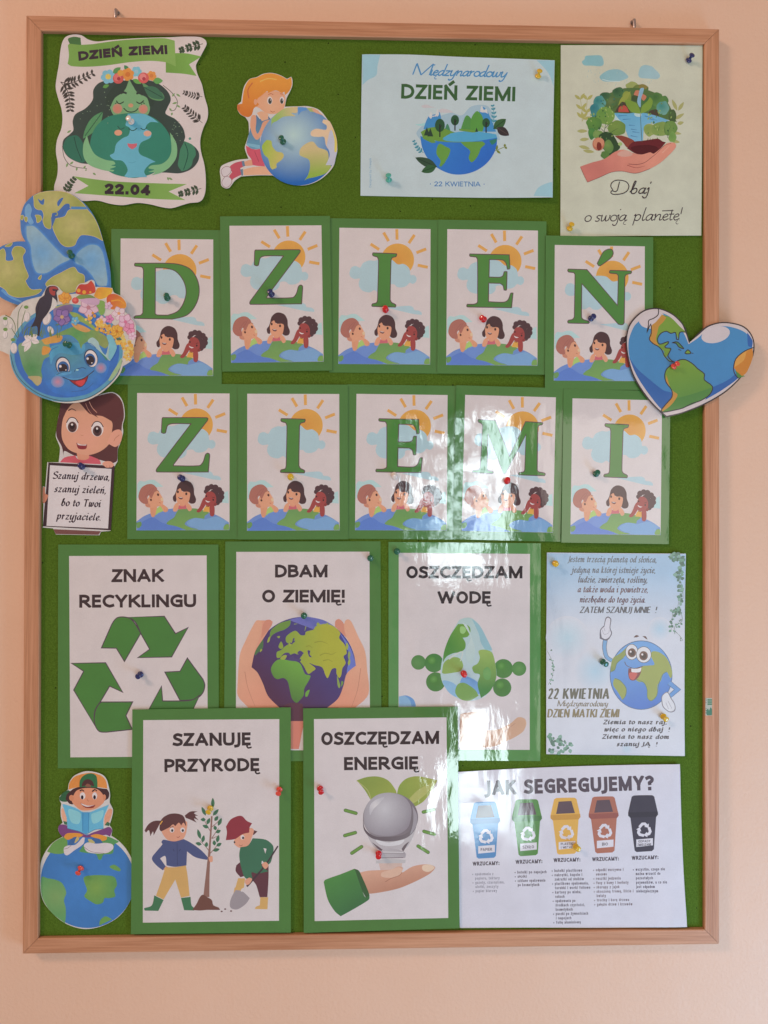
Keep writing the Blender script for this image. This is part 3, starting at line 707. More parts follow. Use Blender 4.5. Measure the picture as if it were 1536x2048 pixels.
CARDS = [ # letter, inner panel corners TL TR BR BL in the photograph, level, words
('D', (240.6,476.4, 427,480.4, 426,752, 241.5,751), 0, "green bordered capital D card, first of the upper row, dark green pin inside the letter"),
('Z', (459.5,452, 642,452, 647,723.5, 463.5,724.5), 1, "green bordered capital Z card of the upper row, navy pin low on the letter"),
('I', (679.5,456, 861,459, 858.5,729, 678,727.5), 0, "green bordered capital I card of the upper row, red pin at the letter foot"),
('E', (895.5,458.5, 1075.5,462, 1073,731, 893.5,730), 1, "green bordered capital E card of the upper row, red pin beside the black haired child"),
('N', (1110,492, 1290,493, 1288,762, 1107,760), 2, "green bordered card with an accented N tucked under the heart shaped globe"),
('Z', (274,786, 459.5,788, 460,1060, 273,1060), 0, "green bordered capital Z card of the lower row, navy pin beneath the letter"),
('I', (495,788, 677.5,789.5, 678.5,1060, 496,1060), 1, "green bordered capital I card of the lower row, yellow pin beneath the letter"),
('E', (715,789, 894,791.5, 890.6,1059.5, 712.4,1059), 0, "green bordered capital E card of the lower row, clear white pin beneath the letter"),
('M', (931,793, 1110.7,796.5, 1104,1064, 925,1058), 1, "glossy green bordered card with capital M washed out by the window reflection"),
('I', (1146,798, 1325,801, 1319.6,1069, 1140,1067.6), 2, "green bordered capital I card closing the lower row, green pin beside the letter")]
ZERO = Vector((0, 0, 0))
cardproto = {}
card_tilt = {8: (0.004, -0.006), 7: (-0.004, 0.004), 9: (-0.006, 0.016), 3: (0, 0), 4: (.002, .003)}
for ci, (L, c, lv, words) in enumerate(CARDS):
    y = Y_CORK-0.0006-0.0016*lv
    p = [at(c[i], c[i+1], y) for i in (0, 2, 4, 6)]
    cen = (p[0]+p[1]+p[2]+p[3])/4
    a1 = math.atan2(p[1].z-p[0].z, p[1].x-p[0].x); a2 = math.atan2(p[2].z-p[3].z, p[2].x-p[3].x)
    a3 = math.atan2(p[0].z-p[3].z, p[0].x-p[3].x)-math.pi/2; a4 = math.atan2(p[1].z-p[2].z, p[1].x-p[2].x)-math.pi/2
    ang = (a1+a2+a3+a4)/4
    tl = card_tilt.get(ci, (random.uniform(-.003, .003), random.uniform(-.004, .004)))
    if L not in cardproto:
        A = Art('letter_card', words, 'letter card', CARD_OUT, y, M_LAM, WREF, loc=cen, xf=card_xf, group='letter cards spelling out the title', bend=wave(.0005, .0004, 19, 13, .6), base='green_backing')
        A.base_col = A.alb(GREEN)
        card_drawing(A, L); r = A.build(); cardproto[L] = r
    else:
        src = cardproto[L]; r = src.copy(); COL.objects.link(r); r['label'] = words
        for ch in list(src.children):
            k = ch.copy(); COL.objects.link(k); k.parent = r
    r.location = cen; r.rotation_euler = (tl[0], -ang, tl[1])
# ---------------------------------------------------------------- posters and cut-outs
def outl(z, s, n=5):
    return [(z[0]+p[0]/z[2], z[1]+p[1]/z[2]) for p in spline(parse(s), n, True)]
def cork_y(lv): return Y_CORK-0.0006-0.0016*lv
def frame_poster(name, label, outer, inner, lv, wref, bend, tilt=(0, 0)):
    A = Art(name, label, 'poster', outer, cork_y(lv), M_LAM, wref, base='green_backing', bend=bend, tilt=tilt, group='laminated posters with green borders', thick=.0004)
    A.base_col = A.alb(GREEN if wref[0] < 193 else '4d7a40')
    A.part('white_panel').P('%02x%02x%02x' % tuple(int(v) for v in wref), [(a, b) for a, b in inner], smooth=False)
    return A

# 1 wavy cut-out, woman hugging the globe
z = (0, 0, 3.491)
A = Art('paper_cutout', 'wavy edged picture of a long haired woman hugging the globe, in the top left corner', 'picture', outl(z,
 "440,300 465,262 520,245 570,250 620,280 680,293 760,285 900,275 1050,268 1200,265 1300,262 1400,268 1438,290 1445,320 1420,370 1385,430 1370,465 1380,520 1410,590 1430,680 1452,760 1450,830 1420,900 1400,980 1405,1060 1430,1160 1440,1260 1438,1350 1420,1400 1390,1420 1330,1425 1270,1440 1200,1458 1130,1450 1050,1430 960,1420 860,1435 770,1425 680,1402 590,1405 500,1395 430,1380 385,1350 380,1300 400,1230 405,1150 392,1060 400,980 430,900 438,830 430,760 405,680 390,610 400,530 415,450 425,370"),
 cork_y(0), M_PAPER, (189, 167, 160), bend=curl(wave(.0012, .0008, 21, 17, 1), (.1, -.11, .08, .005), (-.1, .11, .07, .003), (.1, .11, .07, .003)), grid=.025)
A.base_col = A.alb('bda7a0'); A.Z(*z)
A.part('banner')
A.P('3f5f35', "480,275 520,262 565,268! 570,320! 500,320 485,300"); A.P('3a5a33', "1160,430! 1225,380! 1225,470 1180,500")
A.P('64823a', "1160,380! 1290,378 1410,402! 1322,455! 1375,535! 1280,520 1160,512!", grad=('l', 1160, 450, 1400, 450, '708f44'))
A.P('64823a', "478,325! 490,312 560,318 650,312! 800,290 1000,275 1150,272 1222,290! 1230,470! 1160,440 1040,430 900,440 750,460 600,470 500,465 475,450! 485,390", grad=('r', 700, 400, 500, '77904a'))
A.part('banner_text')
A.T('33242c', "DZIEŃ ZIEMI", 862, 403, 64, dict(HEAVY, w=.3, gap=.12), width=622, rot=-4.2, warp=lambda u: -((u/300)**2)*9+6)
A.part('lower_banner')
A.P('64823a', "512,1232! 800,1270 1310,1292! 1180,1342! 1298,1404! 1000,1388 520,1350! 620,1300!", grad=('r', 900, 1320, 420, '77904a'))
A.part('date_text').T('2e2228', "22.04", 892, 1363, 74, dict(HEAVY, w=.3), width=318, rot=2.2)
A.part('leaf_sprig')
DK = '3a332f'
A.sprig(DK, "425,575 480,585 560,560 650,515", 8, 62, 17, 5, a=60); A.sprig(DK, "425,575 470,630 488,700 492,775", 8, 62, 17, 5, a=65)
A.sprig(DK, "1415,680 1350,670 1285,650", 8, 38, 10, 3, a=60); A.sprig(DK, "1415,862 1350,810 1290,755", 8, 52, 13, 3, a=55)
A.sprig('35402f', "1420,315 1340,335 1262,358", 6, 48, 22, 4, a=60); A.sprig('35402f', "1410,1325 1330,1345 1258,1362", 6, 46, 20, 4, a=60); A.sprig('35402f', "460,1350 480,1300 520,1250", 5, 44, 20, 4, a=55)
A.L('3c3a30', "1140,600 1200,650 1240,710 1225,770 1195,780", 4); A.L('3c3a30', "438,1020 450,1100 500,1160 610,1180", 4)
for a in ((1232,660,1262,680),(1205,680,1222,655),(1240,720,1205,730),(1235,740,1262,755),(1200,780,1185,760),(1205,790,1200,812),(475,1140,465,1170),(490,1150,515,1130),(540,1170,535,1195),(585,1180,600,1160),(600,1185,605,1195),(470,930,500,912),(650,1210,672,1225),(1172,1240,1180,1265),(1180,1245,1208,1262)):
    A.leaf('6a7f50', *a, 13)
A.C('4f7a68', 1328, 972, 9); 
A.part('woman')
A.P('2c3830', "700,580 800,560 900,570 1000,560 1100,585 1170,640 1195,700 1170,760 1160,800 1230,840 1280,900 1295,960 1290,1000 1350,1020 1390,1070 1385,1130 1340,1185 1260,1215 1165,1210 900,1200 640,1150 560,1140 480,1100 442,1040 445,980 490,940 515,910 510,850 530,800 600,760 650,700 655,630", grad=('r', 900, 900, 480, '333d38'))
A.P('6b8c61', "905,560! 870,640 790,690 770,740 790,800 830,840! 990,840! 1040,800 1050,740 1030,690 960,650 930,600!")
A.P('2c3830', "905,555! 870,640 805,690 775,750! 745,745! 745,680 800,600!"); A.P('2c3830', "905,555! 935,610 985,650 1030,690 1048,750! 1075,745! 1080,680 1000,590!")
A.P('567a50', "990,575! 1010,620 1050,690 1120,710 1150,690 1130,650 1060,620") ; A.leaf('3a5e46', 1008, 615, 1152, 695, 78, '2a4436')
A.leaf('4c7a50', 722, 782, 582, 972, 74, '2c4a36')
A.P('2a5c49', "450,1000 480,960 540,950 580,1000 600,1080 590,1135 540,1130 480,1095 445,1040"); A.L('1e4034', "520,960 540,1040 575,1125", 6)
A.P('3c6b50', "1290,990! 1350,1020 1370,1080 1350,1120 1340,1160 1310,1190 1270,1200! 1245,1160 1250,1120 1260,1050!"); A.L('1f4436', "1292,1000 1315,1080 1285,1190", 6)
A.L('2e3530', "845,658 865,650 888,658", 14); A.L('2e3530', "955,660 975,655 1000,668", 14)
A.L('222b26', "815,708 835,730 868,716", 7); A.L('222b26', "955,716 980,728 1008,708", 7)
for a in ("818,722 806,730", "830,732 822,742", "1000,722 1014,730", "990,730 998,742"): A.L('222b26', a, 5)
A.C('b86a5c', 823, 764, 34, grad=('r', 823, 764, 38, 'a57862')); A.C('b86a5c', 1003, 768, 32, grad=('r', 1003, 768, 36, 'a57862')); A.C('b07a5c', 916, 742, 18, 14)
A.L('24302a', "866,760 890,782 920,788 950,780 968,762", 7)
A.part('flower_crown')
def flower(A, x, y, r, col, c2, n=6):
    for i in range(n):
        t = 2*math.pi*i/n+x; A.C(col, x+r*.6*math.cos(t), y+r*.6*math.sin(t), r*.45, n=12)
    A.C(c2, x, y, r*.4, n=12)
A.leaf('4e7a45', 790, 520, 845, 475, 40); A.leaf('3f7048', 900, 500, 870, 460, 30); A.leaf('5b8a4a', 1070, 570, 1140, 570, 44); A.leaf('55803f', 720, 615, 765, 598, 26); A.leaf('5d8b43', 930, 560, 990, 590, 30)
flower(A, 758, 540, 50, '6f9aa8', 'c0a050'); flower(A, 955, 505, 36, '6f9fb8', '8aa0a8'); flower(A, 895, 525, 44, 'c47a3a', 'b5622f'); flower(A, 1060, 535, 34, 'c67c40', 'b86a3a')
A.C('b04c48', 828, 552, 38); A.C('c0605a', 822, 545, 26); A.C('8e2f36', 832, 555, 12); A.C('b9504c', 1005, 550, 38); A.C('c8706a', 1000, 543, 24); A.C('9a3640', 1008, 556, 12); A.C('c0833c', 845, 515, 22)
A.part('hugged_globe')
A.P('2d6b57', "640,960 680,880 760,820 860,800 950,795 1060,820 1140,880 1190,960 1205,1050 1170,1130 1080,1210 960,1245 880,1240 780,1210 680,1130 635,1050", 6)
A.P('5b93a0', "895,800! 1000,800 1060,825 1110,862! 1050,860 1020,900 1060,930 1050,970 990,1000 970,1050 985,1085 1040,1110 1090,1135! 1050,1150 1010,1200 1030,1240! 900,1245! 870,1235! 895,1190 860,1130 800,1120 770,1090 800,1070 815,1010 860,970 900,950 910,900 880,880 890,840", 4)
A.L('24463c', "824,885 845,908 872,896", 6); A.L('24463c', "985,900 1008,912 1030,895", 6); A.L('24463c', "900,902 930,918 960,902", 6)
A.C('c08266', 829, 932, 27, 20); A.C('c08a74', 1033, 938, 27, 20)
A.P('b5565e', "893,1006! 925,1010 960,1006! 955,1030 925,1048! 900,1030")
A.L('4a8090', "900,1135 925,1142 950,1133", 3)
A.part('woman')
A.P('71976b', "610,950! 585,1010 585,1090 620,1150 700,1185 790,1202 802,1192! 770,1185 812,1168 780,1160 808,1150 795,1130 740,1120 670,1085 635,1030", 5)
A.P('71976b', "1190,930! 1235,1010 1235,1100 1190,1170 1130,1210 1060,1228! 1085,1208 1040,1205 1080,1190 1040,1180 1060,1160 1130,1150 1180,1110 1200,1050", 5)
rs = random.Random(3)
for i in range(38):
    x, y = rs.choice(((rs.uniform(560, 780), rs.uniform(640, 900)), (rs.uniform(1205, 1285), rs.uniform(830, 1000)))); 
    if y > 700 or x > 660: A.C('6a7a60', x, y, rs.uniform(2, 4), n=6)
A.build()

# 2 girl with globe
z = (420, 110, 4.8)
A = Art('paper_cutout', 'cut-out picture of a red haired kneeling girl holding a globe, on bare cork', 'picture', outl(z,
 "265,480! 300,450! 310,380 330,300 380,235 450,215 510,185 590,175 670,195 740,232! 780,212! 792,240 790,300 765,360 735,420 720,500! 850,495 950,495 1050,530 1120,610 1180,720 1215,830 1222,900 1210,960 1190,1060 1120,1150 1020,1220 900,1255 780,1245 680,1205 600,1160! 450,1160 300,1170! 240,1210 190,1275 150,1283 110,1255 105,1200! 95,1120! 110,1070 180,1035 270,1010 370,1000! 335,900 350,840 375,760! 370,650 340,600! 290,570 262,520"),
 cork_y(0), M_PAPER, (188, 167, 160), bend=wave(.0009, .0006, 25, 22, 2), grid=.02)
A.base_col = A.alb('b8a8a0'); A.Z(*z)
A.part('girl_figure')
A.P('a84650', "190,1080 240,1040 310,1022! 335,1070! 250,1110! 215,1130!"); A.P('a84650', "185,1165! 240,1100 290,1085! 310,1150! 230,1190 205,1215!")
A.P('b8a5a2', "110,1110 150,1075 195,1085 200,1130 160,1165 125,1165"); A.P('b8a5a2', "118,1215 150,1170 190,1180 212,1215 190,1260 150,1275 120,1250")
A.L('8a6a6c', "110,1110 150,1075 195,1085 200,1130 160,1165 125,1165", 5, closed=True); A.L('8a6a6c', "118,1215 150,1170 190,1180 212,1215 190,1260 150,1275 120,1250", 5, closed=True); A.P('5b6a7a', "305,1025! 330,1020! 340,1070! 315,1075!"); A.P('5b6a7a', "290,1105! 318,1098! 320,1160! 305,1165!")
A.P('c08468', "330,1030! 400,1010 410,1065! 340,1070!"); A.P('c88e70', "320,1105! 420,1080 540,1075! 600,1155! 450,1155 325,1160!")
A.P('b34a56', "345,875! 430,910 480,905! 530,1075! 460,1070 410,1060! 400,1010 360,950"); A.L('8e3642', "430,930 470,1030", 5)
A.P('4f6680', "390,700! 445,580! 480,620! 560,590! 585,620! 500,720! 480,820! 485,905! 400,905 350,860!", grad=('l', 400, 600, 420, 900, '5a7f90')); A.P('6f93a0', "360,850! 480,870! 480,905! 350,872!")
A.P('c98f70', "450,560! 500,545 560,570! 560,620! 500,640! 470,590!")
A.P('c08468', "400,590 440,585 445,650 440,720 460,760 490,700 510,650 560,628 620,622 630,632 570,645 585,670 580,710 545,720 520,735 470,810 440,815 405,760 388,680"); A.L('8e5440', "570,655 545,690", 4); A.L('8e5440', "582,690 560,712", 4)
A.P('cc9070', "430,440 480,380 600,350 700,370 725,420 715,500 690,540 620,570 540,560 470,510 430,490", grad=('r', 600, 480, 160, 'c48666'))
A.P('c87c34', "330,330 380,240 450,220 520,188 590,180 670,200 740,238! 780,218! 785,290 760,350 720,390! 715,355! 690,370! 640,345 600,350! 560,370! 550,350 500,390 460,420! 450,450 470,480 440,500! 420,520 400,580 360,600 300,575 262,520 265,480! 310,470!", grad=('l', 400, 250, 380, 580, 'b8622a'))
A.L('b05a34', "375,420 365,340 410,270", 12); A.L('d6964a', "480,260 560,230 640,240", 10); A.P('b05a34', "262,480! 290,500 280,540 268,520")
A.C('c08466', 438, 455, 16, 28); A.C('d8ccc4', 575, 440, 25, 38); A.C('d8ccc4', 692, 438, 22, 36)
A.C('3c3a34', 577, 446, 17, 28); A.C('3c3a34', 690, 446, 15, 26); A.C('e8e0da', 582, 436, 5); A.C('e8e0da', 695, 436, 5)
A.L('a8553a', "560,385 585,375 608,385", 6); A.L('a8553a', "675,375 700,380", 6); A.L('9a4c38', "580,540 600,552 622,545", 5)
A.part('globe')
A.C('a2b4be', 850, 878, 368, 378, n=64, grad=('r', 800, 770, 460, '20548f'))
A.P('869a52', "590,620! 640,570 720,515 840,500! 850,520 830,560 780,560 820,590 760,590 700,600 640,640! 600,660 590,700!", 4, grad=('l', 640, 600, 820, 540, 'b89a70'))
A.P('92965a', "930,512! 1000,515 1060,560! 960,545!"); A.P('c08a70', "980,515 1030,530 1060,560 1085,580 1050,570 1010,555 985,535"); A.P('557ba8', "840,510! 920,505! 930,530 880,545 850,580!")
A.P('8f9a3c', "545,820! 590,830 600,880 640,930 690,940 710,970 690,1010 640,1050 640,1085 600,1105! 580,1080 560,1000 520,960 500,880", 4, grad=('l', 520, 900, 700, 960, 'b09a58'))
A.P('c4a080', "1090,620! 1150,640 1210,780 1222,880 1212,935 1130,900! 1110,860 1095,790 1040,790 975,780 970,740 1020,710 1110,720 1120,680 1080,650", 4)
A.P('b59a6c', "930,850 990,835 1040,890 1130,930 1140,1050 1165,1070 1110,1140 1010,1175 940,1190 905,1210! 940,1160 960,1080 950,1010 900,985 860,960 870,900", 4, grad=('l', 980, 900, 1000, 1150, '80923a'))
A.P('a8a0b0', "1120,870! 1160,720 1215,840 1222,930! 1190,1060! 1110,1060! 1150,960"); A.P('c0a650', "1170,700 1215,820 1215,930 1195,930 1195,820")
A.build()

# 3 landscape poster
z = (710, 90, 3.657)
A = Art('paper_poster', 'pale landscape poster with half a globe carrying trees and mountains', 'poster', outl(z, "52,83! 400,76 800,95 1457,120! 1447,600 1437,1130! 800,1118 40,1102! 44,600"),
 cork_y(0), M_PAPER, (190, 171, 164), bend=curl(wave(.0016, .0011, 14, 16, .2), (.131, -.095, .12, .006), (-.131, .095, .1, .004)), grid=.025)
A.base_col = A.alb('a9aeb3'); A.Z(*z)
A.part('corner_shape', True)
A.P('8aa6ae', "52,84! 185,82! 165,160 155,230 95,265 55,300!"); A.P('8aa6ae', "1325,120! 1456,122! 1448,310! 1420,230 1380,175"); A.P('8aa6ae', "1435,1015! 1437,1128! 1300,1115! 1330,1060 1380,1030")
A.part('script_title')
A.T('47789c', "Międzynarodowy", 760, 238, 92, dict(HAND, w=.11, xh=.5, shear=.34, gap=-.08), width=690, rot=1.8)
A.part('title').T('33512e', "DZIEŃ ZIEMI", 752, 408, 106, dict(SANS, w=.21, gap=.12), width=832, rot=1.7)
A.part('date_text').T('476f95', "· 22 KWIETNIA ·", 748, 1037, 36, dict(SANS, w=.17, gap=.13), width=400, rot=.6)
A.part('credit_text').T('7f97a4', "Designed by Freepik", 119, 935, 15, SANSN, width=215, rot=-90)
A.part('half_globe')
A.P('90a0a6', "450,640 540,560 700,500 780,520 850,455 960,450 1010,520 1040,620 1060,700! 700,760! 480,700!")
A.P('8fb0b8', "440,585 480,580 525,570 520,590 480,595", 3)
A.P('b0a4a2', "485,450 520,440 560,455 600,460! 500,465!"); A.P('b0a4a2', "600,490 640,470 700,485 720,500! 620,500!")
A.P('3d76a0', "500,620! 520,560 545,520 590,510 600,490 620,500 630,560 620,620!"); A.P('b8b0b4', "540,530! 555,490 570,530 590,510 603,470 615,510! 600,530 575,520 555,545!")
A.P('3d76a0', "905,500! 930,460 960,480 985,530 1030,640! 930,640!"); A.P('b8b0b4', "912,495! 925,450 940,480 960,475 970,510! 950,500 930,500!")
A.P('4a7a3c', "770,628! 800,540 820,520 850,550 860,630!"); A.P('4f8038', "840,630! 850,540 890,490 930,530 940,600 930,640!"); A.P('3f7050', "650,640! 675,580 700,640!")
A.P('5f7f35', "480,640! 540,610 620,605 720,640 800,660 1040,690! 1000,710 700,720 500,685!")
A.P('4a8aa6', "700,650! 760,640 850,635 950,645 1030,660! 1040,690! 900,710 700,710 640,690", 4); A.P('5f7f35', "760,618! 840,625 900,640! 860,645 760,630!")
A.P('3068a2', "478,668! 560,700 700,715 850,712 1037,685! 1030,760 980,850 900,915 800,948 700,945 600,900 530,830 490,750", 5, grad=('l', 600, 720, 900, 950, '2a5aa0'))
A.P('5b7f3a', "490,672! 560,690 590,715 560,720! 500,690!"); A.P('5b8238', "620,725 660,745 695,765 690,800 670,840 640,880 615,890 625,850 595,800 600,750"); A.P('4f7a40', "640,870! 660,860 620,905!")
A.P('5b8238', "770,715! 930,710! 950,730 920,760 905,800 880,840 850,862 830,830 840,780 800,745!"); A.P('2f6a58', "980,705! 1035,690! 1030,715 1000,735")
A.part('tree')
for x, y, r, h in ((620,592,36,48), (730,555,30,38), (957,575,28,34)):
    A.part('tree'); A.C('28482e', x, y, r, h); A.L('231f22', f"{x},{y-8} {x},{y+h+38}", 9); A.L('231f22', f"{x},{y+18} {x+14},{y}", 4)
for x, y in ((525, 665), (550, 672), (888, 640)):
    s_ = 1 if x < 800 else .5; A.P('27382a', [(x-22*s_, y, 1), (x, y-62*s_, 1), (x+22*s_, y, 1)], smooth=False)
A.part('leaf_sprig')
A.sprig('3f7a86', "500,790 460,760 430,705", 5, 30, 13, 4, a=50); A.sprig('3f7a86', "1005,590 1015,520 1005,450", 5, 34, 13, 4, a=50)
A.leaf('2e4230', 600, 895, 440, 825, 62, '1f2e22'); A.leaf('2f5030', 595, 890, 485, 930, 58, '1f3a22'); A.leaf('33502e', 1010, 620, 1102, 548, 66, '22381f'); A.leaf('332a2a', 1035, 610, 1125, 668, 62, '4a3c38')
A.sprig('6b6f30', "1020,780 1060,765 1095,750", 2, 44, 17, 4, a=60)
A.build()

# 4 portrait poster with hand
z = (1130, 100, 5.689)
o4 = [(1121.3, 91), (1260, 91.5), (1404.3, 92.4), (1403, 280), (1401.4, 472), (1260, 472.8), (1120.4, 473.6), (1120.8, 280)]
A = Art('paper_poster', 'cream poster of a hand holding a watercolour forest, in the top right corner', 'poster', o4, cork_y(0), M_PAINT, (193, 174, 166), bend=wave(.0014, .001, 15, 12, 1.2), grid=.02)
A.base_col = A.alb('b4ac95'); A.Z(*z)
A.part('cloud', True)
for p in ("190,140 220,110 230,75 300,68 400,70 430,110 435,170 400,192 300,185 215,180", "390,310 430,270 500,235 600,228 660,255 700,290 715,320 660,350 560,370 440,365 400,340", "830,290 850,210 900,180 980,195 1020,230 1060,270 1075,310 1040,340 950,335 850,325"):
    A.P('799d9c', p, grad=('l', 300, 100, 1000, 350, '8fa3a2'))
A.L('aebab2', "420,340 500,362 620,366", 9)
rs = random.Random(5)
A.part('raindrop')
for i in range(46):
    x = rs.uniform(230, 980); y = rs.uniform(200, 400); 
    if x > 700: y = rs.uniform(345, 410)
    A.L('96a39a', [(x, y, 0), (x-4, y+rs.uniform(10, 22), 0)], 4)
A.part('leaf_sprig')
for a in ("190,820 190,700 170,560", "190,820 230,740 250,560"): A.sprig('9a9052', a, 3, 95, 34, 5, a=42, taper=.9)
for a in ((130,930,255,930),(160,1030,270,1020),(150,1100,280,1130),(200,1150,330,1170),(1180,940,1320,965),(1200,1040,1300,1060),(1240,800,1350,730),(1270,700,1210,570),(1280,700,1345,600),(1270,850,1345,830)): A.leaf('98905a', *a, 40)
A.part('forest')
def blob(col, x, y, r, ry=None, sd=0, c2=None):
    q = random.Random(sd+int(x)); ry = ry or r
    pts = [(x+r*(1+q.uniform(-.13, .13))*math.cos(t), y+ry*(1+q.uniform(-.13, .13))*math.sin(t), False) for t in [2*math.pi*i/11 for i in range(11)]]
    A.P(col, pts, 4, grad=('r', x-r*.3, y-ry*.3, r*1.5, c2) if c2 else None)
blob('8a8c50', 760, 420, 70, 50); blob('6a7038', 860, 460, 90, 65, c2='4a5a30'); blob('7a6a38', 880, 430, 50, 32)
A.P('4c6035', "300,780! 330,640 400,540 500,500 640,450 760,440 880,450 1000,490 1100,540 1180,640 1230,760 1265,830! 1150,800 900,740 560,740", 5)
blob('2f4f35', 455, 530, 62, 45, c2='43603a'); blob('2d4a30', 600, 490, 68, 60, c2='4a6a40'); blob('3a5a33', 950, 620, 80, 100, c2='4c6b38'); blob('3d5c30', 1040, 570, 62, 85, c2='56743c'); blob('56743a', 1120, 590, 50, 62, c2='466a3a')
blob('2f6b66', 385, 610, 70, 85, c2='5a8a80'); blob('2d6468', 330, 690, 50, 80, c2='3d7470'); blob('5c6a40', 530, 610, 55, 70, c2='46582f'); blob('85883c', 700, 540, 50, 66, c2='6f7a34')
A.leaf('85883c', 600, 640, 740, 480, 60); blob('3c7468', 1110, 670, 70, 80, c2='6a8f80'); blob('4a5a35', 1215, 760, 45, 80, c2='3d4d2c'); blob('3c4a2c', 790, 560, 45, 40)
A.P('b06a50', "775,520! 800,470 850,480 840,540!"); A.P('b06a50', "860,500! 920,540 890,590! 860,560")
A.P('7c9aa8', "840,660! 815,600 830,520 850,450 890,445 880,500 860,560 855,660!", 4)
A.P('46382c', "560,715! 640,600 700,640 740,730!"); A.P('a8483a', "600,715! 612,660 665,640 700,665 722,718!"); A.P('46382c', "960,700 1040,690 1060,770! 940,740!")
A.part('lake')
A.P('5e93aa', "480,760! 560,728 700,732 830,722 960,740 1120,790 1190,822! 1050,850 930,850 890,910 880,1040! 780,1055 720,1010 690,940 670,870 600,800", 5, grad=('l', 700, 740, 800, 1040, '6f9ab4'))
for a in ("600,760 700,755", "650,800 740,795", "720,865 790,868", "745,910 810,920", "760,940 840,950", "740,985 820,1000", "900,760 1000,790", "930,790 1040,810"): A.L('36618a', a, 8, 3)
A.P('a6b4b4', "560,740! 600,790 660,850 640,830 560,800"); A.P('a8b8bc', "780,735 830,722 860,740 850,770 800,765")
A.part('forest')
for c_, x, y, r, ry, c2 in (('5c7c38', 450, 760, 105, 100, '71883f'), ('587a36', 330, 850, 90, 80, '4a6c34'), ('6f803c', 590, 900, 100, 85, '5d7438'), ('4f7a3a', 300, 960, 40, 70, '3c6a38'), ('728548', 370, 970, 60, 50, '5d7a3c'), ('758242', 960, 920, 75, 70, '8a9050'), ('6d7f3e', 1080, 910, 110, 85, '7f8a4a'), ('6a8040', 1190, 900, 75, 90, '5b7438'), ('5d7a3c', 1215, 1000, 45, 60, '6f8844')):
    blob(c_, x, y, r, ry, 7, c2)
for a in ("440,940 455,860 470,800", "450,900 500,850 545,825", "440,940 380,880", "500,960 560,920 600,900", "1160,1010 1170,930 1200,870", "1130,960 1120,880", "1050,930 1070,880"): A.L('35502c', a, 6, 2)
blob('2c4026', 470, 1000, 90, 60); A.P('2c4026', "470,960 540,980 590,1060 620,1120 560,1180 500,1220 440,1150 400,1050")
blob('6c7f42', 490, 1110, 50, 80, 3, '55703a'); blob('4f6a34', 450, 1200, 50, 45); A.C('8fa060', 620, 1080, 24, 20); A.C('a8624a', 375, 1080, 68, 75); A.P('b8775a', "330,1030 400,1010 440,1050 420,1100 360,1120 320,1090"); A.P('6e2a22', "365,1060 400,1070 410,1120 380,1155 355,1120")
rs = random.Random(21)
for i in range(210):
    t = rs.uniform(0, 6.283); q = rs.random()**.5; x = 750+490*q*math.cos(t); y = 800+350*q*math.sin(t)
    if (560 < x < 930 and 700 < y < 1060) or (x > 480 and x < 1000 and y > 980) or (650 < x < 1010 and y < 720): continue
    c_ = rs.choice(('3d5c30', '5b7a3c', '7c8a48', '86924e', '2f4a30', '4a6e3a', '97a05c')) if y > 620 else rs.choice(('2f4f35', '43603a', '56743c', '2d6468', '6a7038', '3a5a33'))
    A.leaf(c_, x, y, x+rs.uniform(-16, 16), y+rs.uniform(14, 34), rs.uniform(9, 20))
A.part('soil')
A.P('7c3a2c', "560,990! 640,985 760,1030 800,1070! 760,1110 700,1120 650,1060"); A.P('5d1f22', "700,1130! 760,1060 860,1045 940,1035 1050,1020 1100,1050 1140,1060! 1060,1150 1000,1195 900,1200 800,1190", 5); A.P('4a181b', "740,1120 900,1090 1030,1110 1060,1160 960,1195 820,1190")
for x in (930, 955, 985): A.L('4a181b', f"{x},1050 {x+8},1015", 10, 2)
A.part('seedling')
A.L('4d4f3c', "868,1060 858,900 850,740", 5); A.leaf('758a36', 850, 735, 675, 575, 105, '6a7d30'); A.P('6f8434', "850,735! 780,720 710,670 680,590! 700,590 800,610 840,680"); A.P('6f8434', "850,735! 870,650 930,590 958,545! 990,590 970,670 900,720")
A.part('hand')
A.P('b3675a', "170,1335! 300,1290 440,1250 560,1170 660,1145 760,1180 860,1200 960,1175 1000,1190 1080,1130 1160,1070 1240,1070 1250,1120 1180,1200 1080,1290 960,1360 800,1412 640,1390 520,1400 380,1460 250,1512! 210,1420", 5, grad=('l', 400, 1400, 900, 1150, 'c47c66'))
A.P('bb8a78', "600,1180 680,1150 760,1185 740,1215 650,1225 590,1205"); A.L('7c3a35', "715,1308 820,1312 900,1290 980,1230 1040,1180 1120,1100 1200,1072", 7, 3)
A.L('96483f', "700,1320 800,1350 900,1330", 9, 3); A.L('8a443c', "170,1338 210,1430 250,1510", 5); A.L('8a443c', "250,1512 380,1460 520,1400 640,1388 800,1412 960,1360", 5); A.L('c89078', "1100,1180 1180,1100", 12, 4)
A.Z(1100, 30, 3.523)
A.part('slogan')
IN = '33252a'
A.L(IN, "440,1240 425,1215 430,1190 455,1172 490,1170 530,1180 550,1205 545,1235 520,1258 480,1268 440,1268 425,1258 432,1244 455,1250 470,1240 478,1210 486,1180", 6, n=6)
A.T(IN, "baj", 625, 1268, 90, dict(HAND, w=.08, xh=.52, gap=-.2, shear=.26), width=135)
A.L(IN, "645,1262 652,1262", 5)
A.T(IN, "o swoją", 385, 1460, 92, dict(HAND, w=.074, xh=.52, shear=.26), width=300, rot=-1)
A.T(IN, "planetę!", 745, 1455, 96, dict(HAND, w=.072, xh=.52, shear=.26), width=330, rot=-1)
A.L(IN, "785,1385 865,1382", 6)
A.build()

